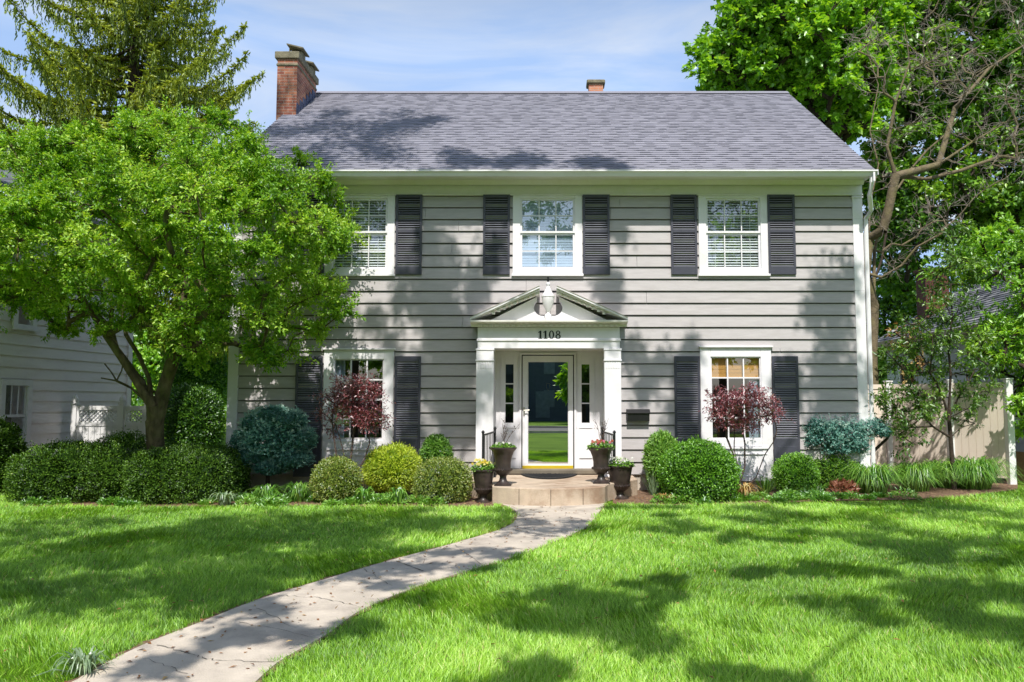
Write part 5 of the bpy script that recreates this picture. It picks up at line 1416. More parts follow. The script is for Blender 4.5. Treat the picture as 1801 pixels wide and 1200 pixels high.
# ---- young tree in the bed
VY = gy(868) + .5; vb0 = np.array(P(1676, 800, VY)); vb0[2] = 0
vt = [[vb0] + pts_px([(1674, 800), (1672, 770), (1669, 735), (1670, 700), (1672, 660), (1668, 610), (1675, 560), (1672, 500)], VY),
      pts_px([(1669, 735), (1660, 705), (1648, 675), (1635, 655)], VY, -.2), pts_px([(1670, 762), (1690, 752), (1715, 745)], VY, .2), pts_px([(1670, 720), (1685, 700), (1702, 675), (1720, 640)], VY, .1), pts_px([(1669, 755), (1640, 750), (1600, 752), (1580, 765)], VY, -.2),
      pts_px([(1668, 610), (1640, 590), (1610, 590)], VY, .2)]
vp = [(1555, 705), (1545, 700), (1575, 690), (1600, 700), (1620, 720), (1600, 740), (1640, 725), (1580, 725), (1590, 765), (1605, 780), (1570, 640), (1560, 620), (1590, 610), (1585, 645), (1610, 600), (1640, 590), (1630, 640), (1650, 560), (1660, 600), (1680, 640), (1650, 680), (1700, 620), (1700, 660), (1720, 700), (1700, 720), (1735, 640), (1690, 580), (1660, 530), (1690, 500), (1640, 510), (1670, 470), (1650, 480), (1710, 540), (1720, 590), (1700, 460), (1625, 560), (1740, 690), (1600, 570), (1660, 440), (1690, 540), (1665, 655), (1730, 600), (1625, 735), (1560, 730), (1690, 690), (1650, 650), (1670, 600), (1610, 655), (1590, 625), (1640, 700), (1660, 570), (1630, 600), (1700, 740), (1580, 750), (1720, 660), (1640, 620), (1615, 615), (1595, 590), (1710, 500), (1730, 470), (1680, 420), (1640, 540), (1700, 400), (1615, 690), (1640, 700)]
rr_ = random.Random(3); C = [P(x, y, VY + rr_.uniform(-.55, .55)) for x, y in vp]
make_tree('young_tree', 'young slender tree with sparse leaves growing among the daylilies', 'tree', vt, C, [rr_.uniform(.19, .32) for _ in C], M['leaf_young'], M['bark_dark'], L=.085, W=.036, per=10, twigs=13, seed=9, rtip=.0045, rmax=.038, step=.2, first=3, tonal=.5, up=.1, twig_r=.0022)
C = [P(x + rr_.gauss(0, 14), y + rr_.gauss(0, 9), VY + 3.2 + rr_.uniform(-.4, .4)) for x, y in [(1612, 578), (1600, 590), (1622, 600), (1590, 575), (1632, 585), (1610, 620), (1585, 605), (1600, 640), (1618, 650), (1595, 655)]]
s0 = np.array(P(1612, 700, VY + 3.2)); s0[2] = 0
make_tree('copper_sapling', 'small tree with coppery new leaves in front of the pale neighbouring house', 'tree', [[s0, s0 + (0, 0, 1), s0 + (0, 0, 2)]], C, [.24] * len(C), M['dead'], M['bark_dark'], L=.085, W=.04, per=7, twigs=9, seed=19, rtip=.005, rmax=.035, step=.25, first=1, twig_r=.002)

# ---- purple-leaved small shrubs
def purple(label, yb, stems, cl, seed, extra=()):
    Y = yb; base = np.array(P(stems[0][0][0], stems[0][0][1], Y)); base[2] = 0
    L0 = [[base, np.array(P(*stems[0][0], Y))] + pts_px(stems[0][1:], Y)]
    for s in stems[1:]: L0.append([base] + pts_px(s, Y, .1))
    rng = random.Random(seed)
    C = [P(x, y, Y + rng.uniform(-.3, .3)) for x, y in cl]
    make_tree('purple_shrub', label, 'shrub', L0, C, [rng.uniform(.13, .20) for _ in C], M['leaf_purple'], M['stem'], L=.056, W=.022, per=7, twigs=12, seed=seed, rtip=.004, rmax=.024, step=.12, first=2, tonal=.3, up=.2, twig_r=.002, group='purple-leaved shrubs below the ground floor windows', inner=.2, spread=.12)
rg = random.Random(4)
def fill(poly, n, seed, s=9):
    rg = random.Random(seed); out = []
    xs = [p[0] for p in poly]; ys = [p[1] for p in poly]
    while len(out) < n:
        x, y = rg.uniform(min(xs), max(xs)), rg.uniform(min(ys), max(ys))
        if in_poly(x, y, poly) and all((x - a) ** 2 + (y - c) ** 2 > s * s for a, c in out): out.append((x, y))
        elif rg.random() < .002: s *= .95
    return out
c1 = fill([(588, 690), (600, 675), (622, 668), (645, 672), (662, 690), (668, 715), (676, 732), (666, 748), (650, 760), (632, 752), (612, 738), (590, 720)], 46, 4)
purple('purple-leaved shrub on bare stems below the window without a bamboo shade', -1.1, [[(600, 850), (590, 790), (584, 740), (588, 710)], [(610, 820), (600, 780), (590, 745)], [(618, 800), (622, 760), (620, 730)], [(640, 810), (650, 780), (647, 740)]], c1 + [(575, 700), (570, 728), (578, 740), (585, 760)], 31)
c2 = fill([(1252, 700), (1270, 688), (1300, 692), (1320, 682), (1340, 690), (1350, 706), (1368, 715), (1372, 735), (1358, 748), (1340, 735), (1330, 752), (1310, 760), (1300, 745), (1278, 758), (1256, 745)], 46, 6)
purple('purple-leaved shrub on bare stems below the window with the bamboo shade', -1.1, [[(1292, 850), (1290, 800), (1278, 770), (1277, 745)], [(1300, 830), (1291, 790), (1292, 755)], [(1330, 840), (1345, 800), (1360, 778), (1366, 760)], [(1310, 820), (1310, 780), (1305, 750)]], c2, 33)

# ---- clipped shrubs
def ell(cxp, cyp, rx, rz, yb, ry=None):
    """ellipsoid from pixel centre and radii, standing on the ground line yb"""
    Y = gy(yb) + (ry or rx / FPX * 12.8)
    c = P(cxp, cyp, Y); s = (Y - CAM[1]) / FPX
    return c, (rx * s, ry or rx * s, rz * s)
def shrub(name, label, cxp, cyp, rx, rz, yb, mat, n, L, W, seed, **k):
    ry = k.pop('ry', None); c, r = ell(cxp, cyp, rx, rz, yb, ry)
    return bush(name, label, 'shrub', (c[0], c[1], 0), c, r, n, L, W, M[mat], seed, **k)
hg = 'clipped shrubs of the long mounded hedge'
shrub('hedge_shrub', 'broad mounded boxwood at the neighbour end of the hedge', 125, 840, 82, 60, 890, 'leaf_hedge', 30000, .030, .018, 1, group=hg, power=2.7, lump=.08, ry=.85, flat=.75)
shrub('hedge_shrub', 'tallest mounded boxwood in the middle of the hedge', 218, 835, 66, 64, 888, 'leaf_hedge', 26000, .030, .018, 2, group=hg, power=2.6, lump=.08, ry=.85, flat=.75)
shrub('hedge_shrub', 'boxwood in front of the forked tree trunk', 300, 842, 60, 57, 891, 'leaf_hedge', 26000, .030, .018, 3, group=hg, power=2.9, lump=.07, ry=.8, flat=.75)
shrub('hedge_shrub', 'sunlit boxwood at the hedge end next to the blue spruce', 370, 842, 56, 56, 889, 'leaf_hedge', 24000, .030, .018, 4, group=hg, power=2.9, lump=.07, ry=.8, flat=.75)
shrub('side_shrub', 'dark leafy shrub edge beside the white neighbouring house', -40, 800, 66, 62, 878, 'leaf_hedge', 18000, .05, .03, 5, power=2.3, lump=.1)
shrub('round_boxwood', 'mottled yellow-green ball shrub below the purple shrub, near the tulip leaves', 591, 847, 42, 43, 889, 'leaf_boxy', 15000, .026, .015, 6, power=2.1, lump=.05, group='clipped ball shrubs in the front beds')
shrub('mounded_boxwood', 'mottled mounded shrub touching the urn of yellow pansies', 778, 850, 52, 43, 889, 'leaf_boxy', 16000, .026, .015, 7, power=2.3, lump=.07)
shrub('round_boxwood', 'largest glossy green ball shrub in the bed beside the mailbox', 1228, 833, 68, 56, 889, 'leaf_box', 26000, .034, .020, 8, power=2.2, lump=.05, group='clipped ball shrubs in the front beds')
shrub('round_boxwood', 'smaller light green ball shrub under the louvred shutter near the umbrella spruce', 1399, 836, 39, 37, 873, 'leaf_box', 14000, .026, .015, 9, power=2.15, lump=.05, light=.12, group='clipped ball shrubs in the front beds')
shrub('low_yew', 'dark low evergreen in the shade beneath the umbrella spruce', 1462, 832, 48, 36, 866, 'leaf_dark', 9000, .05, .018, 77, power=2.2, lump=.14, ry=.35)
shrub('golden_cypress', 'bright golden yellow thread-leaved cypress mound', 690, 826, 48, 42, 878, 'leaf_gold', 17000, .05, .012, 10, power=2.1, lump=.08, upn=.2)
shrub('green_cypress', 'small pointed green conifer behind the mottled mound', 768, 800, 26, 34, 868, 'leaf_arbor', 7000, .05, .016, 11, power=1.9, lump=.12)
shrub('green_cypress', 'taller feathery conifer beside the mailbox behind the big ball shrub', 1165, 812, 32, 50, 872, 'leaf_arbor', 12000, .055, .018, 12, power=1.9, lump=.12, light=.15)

# dark shrubs between the houses
shrub('side_shrub', 'dark purple-green shrub in the gap behind the forked tree', 340, 745, 46, 62, 812, 'leaf_dark', 12000, .07, .04, 13, power=2.1, lump=.2, light=-.25)
shrub('side_shrub', 'yellow-green shrub glimpsed behind the branches between the houses', 350, 660, 60, 60, 790, 'leaf_arbor', 12000, .08, .045, 14, power=2.2, lump=.15)

# ---- dwarf blue spruces: layered pads of needles on short leaders
def blue(label, pads, yb, stemline, seed, ry=.62, dens=1.0):
    rng = np.random.default_rng(seed); Y = gy(yb) + ry
    base = np.array(P(stemline[0][0], stemline[0][1], Y)); base[2] = 0
    t = thing('blue_spruce', label, 'shrub', tuple(base), 0, 'dwarf blue spruces in the front beds')
    P_, D_, N_, L_, W_, R_ = [], [], [], [], [], []; A0, A1 = [], []
    s = (Y - CAM[1]) / FPX; core = []
    for (cx, cy, rx, rz) in pads:
        c = np.array(P(cx, cy, Y)); nb = int(rx * rz / 2.6 * dens)
        for k in range(nb):
            d = rdir(1, rng)[0]; d[2] = d[2] if d[2] > -.55 else -d[2]
            f = rng.uniform(.62, 1.0); tip = c + d * np.array([rx * s, ry * rx / max(p[2] for p in pads), rz * s]) * f
            out = unit((d * np.array([1, 1, .35]) + rng.normal(size=3) * .35)[None])[0]; ln = rng.uniform(.09, .16)
            st = tip - out * ln; A0.append(st); A1.append(tip)
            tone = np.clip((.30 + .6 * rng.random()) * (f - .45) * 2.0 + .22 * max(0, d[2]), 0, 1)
            m = 26
            u = rng.random(m); P_.append(st + (tip - st) * u[:, None])
            D_.append(out * .7 + rdir(m, rng) * .8 + np.array([0, 0, .18])); N_.append(rdir(m, rng)); L_.append(np.full(m, .027)); W_.append(np.full(m, .0085)); R_.append(np.clip(tone + .22 * rng.normal(size=m) * .6 + .15 * (u - .5), 0, 1))
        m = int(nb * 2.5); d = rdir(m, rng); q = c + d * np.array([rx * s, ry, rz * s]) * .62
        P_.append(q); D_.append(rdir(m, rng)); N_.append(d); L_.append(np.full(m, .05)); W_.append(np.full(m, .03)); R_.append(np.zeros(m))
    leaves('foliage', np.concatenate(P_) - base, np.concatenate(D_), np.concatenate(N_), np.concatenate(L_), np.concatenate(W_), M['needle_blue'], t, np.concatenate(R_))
    mb = MB()
    for ln in ([stemline] if isinstance(stemline[0], tuple) else stemline):
        q = [tuple(np.array(P(x, y, Y)) - base) for x, y in ln]; q[0] = (q[0][0], q[0][1], 0)
        mb.tube(q, [.045 - .028 * i / (len(q) - 1) for i in range(len(q))], 7)
    mb.build('trunk', M['bark_dark'], t, True)
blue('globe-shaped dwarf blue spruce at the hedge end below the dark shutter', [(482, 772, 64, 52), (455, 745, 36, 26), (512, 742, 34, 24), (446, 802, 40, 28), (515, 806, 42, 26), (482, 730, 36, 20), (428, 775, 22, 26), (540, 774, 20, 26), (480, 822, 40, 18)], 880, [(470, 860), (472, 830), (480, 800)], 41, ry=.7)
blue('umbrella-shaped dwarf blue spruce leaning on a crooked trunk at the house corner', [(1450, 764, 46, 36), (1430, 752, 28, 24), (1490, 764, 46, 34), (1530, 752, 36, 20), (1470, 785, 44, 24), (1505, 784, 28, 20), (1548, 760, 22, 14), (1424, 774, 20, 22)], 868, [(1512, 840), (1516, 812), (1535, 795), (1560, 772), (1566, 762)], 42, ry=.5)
t = bpy.data.objects.get('blue_spruce.001')

# ---- strap-leaved plants
dl = 'daylily clumps in front of the tan fence'
def strap(name, label, px, py, n, h, sp, w, mat, seed, **k): return blades(name, label, 'plant', G(px, py), n, h, sp, w, M[mat], seed, **k)
strap('daylily', 'bright green daylily clump nearest the russet-leaved plant', 1535, 868, 480, 0.50, .62, .016, 'daylily', 1, group=dl, arch=.95)
strap('daylily', 'daylily clump directly left of the slender young tree', 1610, 864, 460, 0.50, .62, .016, 'daylily', 2, group=dl, arch=.95)
strap('daylily', 'darkest widest daylily clump at the end of the bed by the last white fence post', 1712, 860, 640, 0.56, .80, .016, 'daylily', 3, group=dl, arch=.95)
strap('daylily', 'daylily clump at the foot of the slender young tree', 1662, 858, 460, 0.50, .60, .016, 'daylily', 4, group=dl, arch=.95)
strap('iris', 'silvery spiky iris leaves beside the mulch and conifer', 1150, 872, 60, .48, .20, .012, 'pale_blade', 5, arch=.25)
strap('bulb_plant', 'broad arching tulip leaves in front of the mottled ball shrub', 640, 888, 34, .24, .16, .045, 'daylily', 6, arch=.5, group='broad bulb leaves in the front bed')
strap('bulb_plant', 'broad tulip leaves below the golden cypress', 700, 888, 38, .24, .18, .045, 'daylily', 7, arch=.5, group='broad bulb leaves in the front bed')
strap('bulb_plant', 'narrow bulb leaves in front of the globe blue spruce', 470, 884, 120, .26, .30, .016, 'daylily', 8, arch=.7, group='broad bulb leaves in the front bed')
strap('bulb_plant', 'pale edged leaf tuft at the foot of the hedge end', 395, 890, 60, .20, .26, .030, 'pale_blade', 9, arch=.8, group='broad bulb leaves in the front bed')
strap('bulb_plant', 'thin leaf clump between the blue spruce and the mottled ball', 525, 884, 110, .30, .26, .014, 'daylily', 10, arch=.7, group='broad bulb leaves in the front bed')
strap('bulb_plant', 'upright leaf tuft between ball shrub and golden mound', 615, 880, 40, .30, .14, .035, 'daylily', 13, arch=.3, group='broad bulb leaves in the front bed')
strap('withered_plant', 'yellowing withered leaf clump beside the largest ball shrub', 1308, 880, 110, .26, .24, .022, 'dead', 11, arch=.8)
strap('garden_lily', 'upright green leaf clump between withered leaves and small ball shrub', 1345, 872, 90, .34, .20, .020, 'daylily', 12, arch=.4)
strap('withered_plant', 'low straw-coloured leaf tuft on the mulch by the conifer', 1172, 884, 60, .14, .20, .018, 'dead', 14, arch=.9)
strap('garden_lily', 'low green leaf tuft at the edge of the small ball shrub', 1440, 872, 50, .20, .18, .02, 'daylily', 15, arch=.8)
bush('russet_plant', 'low russet-leaved plant on the mulch between spruce and daylilies', 'plant', G(1482, 872), np.array(G(1482, 872)) + (0, 0, .09), (.22, .16, .12), 260, .10, .055, M['red_leaf'], 3, core=False)
# low ground cover filling the beds
def cover(poly, ny, seed, name='ground_cover'):
    rng = np.random.default_rng(seed); n = ny
    xs = [p[0] for p in poly]; ys = [p[1] for p in poly]; y0 = min(ys)
    k = 110; cx = rng.uniform(min(xs), max(xs), k); cy = y0 + rng.uniform(.12, 1.1, k); cr = rng.uniform(.07, .26, k)
    ok = np.array([in_poly(a, b_, poly) for a, b_ in zip(cx, cy)]) & ~((np.abs(cx - .05) < 1.75) & (cy > -2.6)); cx, cy, cr = cx[ok], cy[ok], cr[ok]
    i = rng.integers(0, len(cx), n); a = rng.uniform(0, 6.283, n); r = cr[i] * np.sqrt(rng.random(n))
    h = cr[i] * .55 * (1 - (r / cr[i]) ** 2) + .01
    P_ = np.stack([cx[i] + r * np.cos(a), cy[i] + r * np.sin(a), h * (.4 + .7 * rng.random(n))], 1)
    d = np.stack([np.cos(a), np.sin(a), rng.random(n) * 1.2], 1) + rng.normal(size=(n, 3)) * .4
    tone = rng.random(len(cx))[i]
    o = leaves(name, P_, d, rdir(n, rng) * .5 + np.array([0, -.2, 1]), .035 + .05 * rng.random(n), .015 + .02 * rng.random(n), M['daylily'], None, np.clip(.5 * tone + .5 * rng.random(n), 0, 1), rng=rng); o['kind'] = 'stuff'
cover(bedL, 16000, 61); cover(bedR, 10000, 62)
# weed by the path
wq = G(145, 1188); wd_ = blades('weed', 'wilted pale-leaved weed at the lawn edge beside the path', 'plant', wq, 90, .14, .13, .014, M['pale_blade'], 6, arch=.9)
fr = MB(); 
for k in range(5):
    a = k * 1.3; fr.tube([(0, 0, 0), (.03 * math.cos(a), .03 * math.sin(a), .05), (.06 * math.cos(a), .05 * math.sin(a), .09)], .003, 5); fr.lathe([(.004, 0), (.012, .008), (.014, .02), (.006, .03)], .06 * math.cos(a), .05 * math.sin(a), .09, 8)
fr.tube([(0, 0, .01), (-.14, -.05, .05), (-.24, -.10, .02)], .004, 5)
fr.build('flower_head', M['pale_blade'], wd_)

# ================================================================== LAWN BLADES
def lawn():
    rng = np.random.default_rng(5)
    def inside_path(x, y):
        ys = np.array([p[1] for p in sl]); L_ = np.array([p[0] for p in sl]); R_ = np.array([p[0] for p in sr]); yr = np.array([p[1] for p in sr])
        xl = np.interp(-y, -ys, L_); xr = np.interp(-y, -yr, R_)
        wob = .03 * np.sin(y * 9) + .03 * np.sin(y * 23 + 1) + .02 * np.sin(x * 40 + y * 61) + np.abs(rng.normal(size=len(x))) * .022
        return (x > xl + wob - .045) & (x < xr - wob + .02)
    def pip(x, y, poly):
        c = np.zeros(len(x), bool); n = len(poly); j = n - 1
        for i in range(n):
            xi, yi = poly[i]; xj, yj = poly[j]
            if yi != yj: c ^= ((yi > y) != (yj > y)) & (x < (xj - xi) * (y - yi) / (yj - yi) + xi)
            j = i
        return c
    X, Y = [], []
    for y0, y1, dens in ((-10.3, -9.0, 8000), (-9.0, -7.4, 6200), (-7.4, -5.4, 4200), (-5.4, -3.6, 3000), (-3.6, -2.0, 2200), (-2.0, 3.2, 900)):
        hw = max(abs(-963), 838) / FPX * (y1 + 14.6) + .5
        n = int((y1 - y0) * (hw + 838 / FPX * (y1 + 14.6) + .5) * dens)
        X.append(rng.uniform(-hw, 838 / FPX * (y1 + 14.6) + .5, n)); Y.append(rng.uniform(y0, y1, n))
    x = np.concatenate(X); y = np.concatenate(Y)
    keep = ~inside_path(x, y) & ~pip(x, y, bedL) & ~pip(x, y, bedR)
    keep &= ~((x > -10.42 + .0) & (x < -10.3) & False)
    keep &= ~((x > XL - .4) & (x < XR + .3) & (y > -1.8)) & ~((x < NX + .05) & (y > -8))
    keep &= ~((x > XR) & (x < 8.9) & (y > .2)) & ~((x < XL) & (y > 2.4)) & ~((x > 8.8) & (y > .6))
    x, y = x[keep], y[keep]; n = len(x)
    d = y + 14.6
    # broad patches of taller and paler grass
    def fbm(x, y):
        v = 0
        for k, (f, a) in enumerate(((.55, 1), (1.3, .6), (3.1, .45), (7.3, .3))):
            v = v + a * np.sin(x * f + 1.7 * k + 1.3 * np.sin(y * f * .8 + k)) * np.cos(y * f * 1.1 + .9 * k + 1.1 * np.sin(x * f * .7))
        return v / 1.6
    pt = fbm(x, y); pt2 = fbm(x * 2.3 + 9, y * 2.3 + 4)
    H = (.050 + .014 * pt2 + .008 * pt) * (.55 + .8 * rng.random(n)); W = np.where(d < 7.5, .0036, .0050 + .0004 * (d - 7.5)) * (.7 + .6 * rng.random(n))
    az = rng.uniform(0, 2 * np.pi, n) * .55 + 3.2 * fbm(x * 1.5 + 3, y * 1.5)
    lean = (.35 + .75 * rng.random(n)) * H
    o = np.stack([np.cos(az), np.sin(az), np.zeros(n)], 1)
    fa = rng.uniform(0, np.pi, n); side = np.stack([np.cos(fa), np.sin(fa) * .6, np.zeros(n)], 1)
    B = np.stack([x, y, np.zeros(n)], 1)
    m = B + o * (lean * .35)[:, None]; m[:, 2] += H * .6
    tip = B + o * lean[:, None]; tip[:, 2] += H
    w = W[:, None] * .5
    V = np.stack([B - side * w, B + side * w, m + side * w * .85, m - side * w * .85, tip], 1).reshape(-1, 3)
    i = np.arange(n)[:, None] * 5
    F = np.concatenate([i + [0, 1, 2], i + [0, 2, 3], i + [3, 2, 4]], 0)
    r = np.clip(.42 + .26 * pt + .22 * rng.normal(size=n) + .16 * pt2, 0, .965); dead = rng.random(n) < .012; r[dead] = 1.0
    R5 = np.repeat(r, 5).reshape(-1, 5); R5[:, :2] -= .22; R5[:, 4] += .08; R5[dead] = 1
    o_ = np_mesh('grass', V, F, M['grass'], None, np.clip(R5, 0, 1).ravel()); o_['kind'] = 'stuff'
    print('blades', n)
lawn()

def litter():
    rng = np.random.default_rng(6); Pp = []
    n = 260
    ys = np.array([p[1] for p in sl]); L_ = np.array([p[0] for p in sl]); R_ = np.array([p[0] for p in sr]); yr = np.array([p[1] for p in sr])
    y = rng.uniform(-10.4, -2, n); xl = np.interp(-y, -ys, L_); xr = np.interp(-y, -yr, R_)
    e = rng.random(n); f = np.where(rng.random(n) < .5, e ** 2.5, rng.random(n)); x = xl + (xr - xl) * f
    Pp.append(np.stack([x, y, np.full(n, .027)], 1))
    n2 = 260; y2 = rng.uniform(-10.2, -3, n2); x2 = rng.uniform(-6, 6, n2) ; Pp.append(np.stack([x2, y2, .06 + .025 * rng.random(n2)], 1))
    for q, k in ((bedL, 500), (bedR, 600)):
        xs = [a[0] for a in q]; yy = [a[1] for a in q]
        Pp.append(np.stack([rng.uniform(min(xs), max(xs), k), rng.uniform(min(yy), min(yy) + .9, k), .02 + .02 * rng.random(k)], 1))
    p = np.concatenate(Pp); n = len(p)
    d = rdir(n, rng); d[:, 2] *= .15; nn = rdir(n, rng) * .25 + np.array([0, 0, 1])
    o = leaves('leaf_litter', p, d, nn, .028 + .03 * rng.random(n), .010 + .012 * rng.random(n), M['litter'], None, rng=rng); o['kind'] = 'stuff'
litter()

# ================================================================== STREET TREES (behind the camera; they dapple the light)
def shade_clumps(lst, seed):
    """each entry: target point on lawn or wall, height gained along the sun ray, spread of the bough"""
    rng = random.Random(seed); C = []; Rr = []
    for (pt, t, sx, n, r) in lst:
        for k in range(n):
            q = np.array(pt) - Ld * (t / abs(Ld[2])) ; q = q + np.array([rng.gauss(0, sx * 1.25), rng.gauss(0, sx * .95), rng.gauss(0, sx * .7)])
            C.append(tuple(q)); Rr.append(r * rng.uniform(.7, 1.25))
    return C, Rr
def streettree(label, base, lines, lst, seed, L=.12, W=.075, per=8, twigs=17):
    b = np.array(base, float); C, Rr = shade_clumps(lst, seed)
    ln = [[b + np.array(p) for p in l] for l in lines]
    make_tree('street_tree', label, 'tree', ln, C, Rr, M['leaf_street'], M['bark_dark'], L=L, W=W, per=per, twigs=twigs, seed=seed, rtip=.008, rmax=.16, step=.5, first=3, up=.1, twig_r=.005, tonal=.4, inner=.0, spread=.38, expo=.85, cap=.022)
def gp(x, y): return G(x, y)
def wp(x, y): return P(x, y, 0)
def rp_(x, y):   # point on the roof plane
    u = (x - VPX) / FPX; v = (CY - y) / FPX; d = np.array([u, ct - v * st, st + v * ct]); n = np.array([0, -math.sin(slope), math.cos(slope)]); p0 = np.array([0, ey, ez])
    c = np.array(CAM); t = np.dot(p0 - c, n) / np.dot(d, n); return tuple(c + d * t)
A_ = [(rp_(560, 225), 9, .8, 12, .5), (rp_(650, 215), 9, .5, 9, .42), (rp_(600, 270), 9, .5, 10, .5), (rp_(720, 213), 8.5, .3, 4, .3), (rp_(515, 250), 9, .6, 8, .55), (rp_(700, 240), 8.5, .3, 4, .3), (rp_(800, 287), 9, .3, 5, .26), (rp_(880, 288), 9, .3, 5, .24), (rp_(940, 284), 9, .2, 3, .22), (rp_(1030, 280), 9, .16, 3, .26), (rp_(1090, 290), 9, .22, 4, .22),
      (wp(760, 510), 10, .3, 3, .20), (wp(740, 600), 10, .35, 4, .2), (wp(820, 680), 10.5, .4, 4, .20), (wp(770, 760), 11, .4, 5, .2), (wp(690, 560), 10, .35, 3, .2), (wp(790, 560), 10, .4, 4, .22), (wp(770, 450), 10, .35, 4, .2), (wp(820, 620), 10, .35, 4, .22), (wp(790, 700), 11, .45, 8, .24), (wp(870, 520), 10, .3, 3, .2), (wp(780, 640), 10, .4, 5, .22)]
streettree('tall shade tree of the neighbouring front yard, out of view', (-12.5, -7.5, 0), [[(0, 0, 0), (0, 0, 3), (.2, 0, 6), (.6, .2, 9), (1, .5, 12), (2, 1, 15)], [(.2, 0, 6), (2, 0, 9), (4, 0, 12)]], A_, 51)
B_ = [(gp(170, 948), 8, .75, 20, .42), (gp(420, 945), 8, .75, 20, .42), (gp(650, 935), 8.5, .7, 18, .4), (gp(800, 915), 8.5, .5, 12, .34), (gp(120, 1030), 7.5, .5, 7, .34), (gp(450, 950), 8, .7, 10, .4), (gp(60, 1000), 7.5, .6, 7, .42), (gp(300, 985), 7.5, .8, 10, .42), (gp(520, 980), 7.5, .6, 9, .36), (gp(230, 1050), 7, .5, 7, .34), (gp(380, 1040), 7, .4, 6, .3), (gp(560, 1010), 7, .3, 4, .22),
      (gp(640, 1030), 7.5, .3, 3, .16), (gp(520, 1120), 7, .25, 3, .13), (gp(800, 985), 8, .3, 3, .16), (gp(980, 925), 8.5, .3, 3, .16), (gp(300, 1170), 7, .2, 2, .12), (gp(560, 1085), 7, .3, 3, .15), (gp(700, 1000), 7.5, .3, 3, .16)]
streettree('wide shade tree on the verge behind the viewer, path side', (-8.5, -20.5, 0), [[(0, 0, 0), (0, 0, 2.5), (.1, .2, 4.5), (.5, 1, 6.5), (1, 2, 8.5)], [(.1, .2, 4.5), (2, 2, 6.5), (3.5, 3.5, 8)], [(.1, .2, 4.5), (-1.5, 2, 6.5), (-2.5, 4, 8)]], B_, 52)
D_ = [(gp(1000, 1060), 7.5, .22, 7, .22), (gp(1080, 1080), 7.5, .22, 6, .2), (gp(1020, 1110), 7.5, .2, 5, .2), (gp(1140, 1035), 7.5, .16, 3, .14), (gp(910, 1195), 7, .12, 3, .13), (gp(1320, 1198), 7, .12, 3, .11), (gp(1360, 1002), 7.5, .2, 4, .13), (gp(1460, 1000), 7.5, .25, 5, .14), (gp(1240, 935), 8, .4, 6, .18), (gp(1400, 905), 8, .55, 9, .24), (gp(1580, 895), 8, .7, 12, .34), (gp(1730, 905), 8, .6, 11, .38),
      (gp(1500, 940), 8, .4, 6, .2), (gp(1680, 980), 8, .3, 7, .22), (gp(1730, 1040), 8, .2, 7, .22), (gp(1770, 1110), 7.5, .2, 7, .22), (gp(1600, 1045), 8, .25, 4, .14), (gp(1480, 1078), 7.5, .16, 3, .12), (gp(1150, 905), 8, .4, 4, .15), (gp(1350, 955), 8, .2, 3, .14), (gp(1780, 960), 8, .4, 7, .3),
      (wp(1462, 520), 9, .2, 4, .24), (wp(1460, 580), 9, .2, 4, .24), (wp(1462, 650), 9, .2, 4, .24), (wp(1470, 710), 9, .22, 4, .24), (wp(1080, 500), 10, .3, 2, .16), (wp(1140, 560), 10, .4, 3, .14), (wp(1120, 660), 10, .3, 4, .18), (wp(1150, 710), 10, .3, 3, .16), (wp(1385, 690), 10, .08, 3, .16), (wp(1205, 740), 10, .25, 3, .15)]
streettree('shade tree on the verge behind the viewer, open lawn side', (7.5, -19.5, 0), [[(0, 0, 0), (0, 0, 2.5), (-.1, .2, 4.5), (-.5, 1, 7), (-1, 2.5, 9.5)], [(-.1, .2, 4.5), (-2, 2, 6.5), (-4, 3.0, 8)], [(-.1, .2, 4.5), (1, 2, 7), (1.5, 4, 10)]], D_, 53)

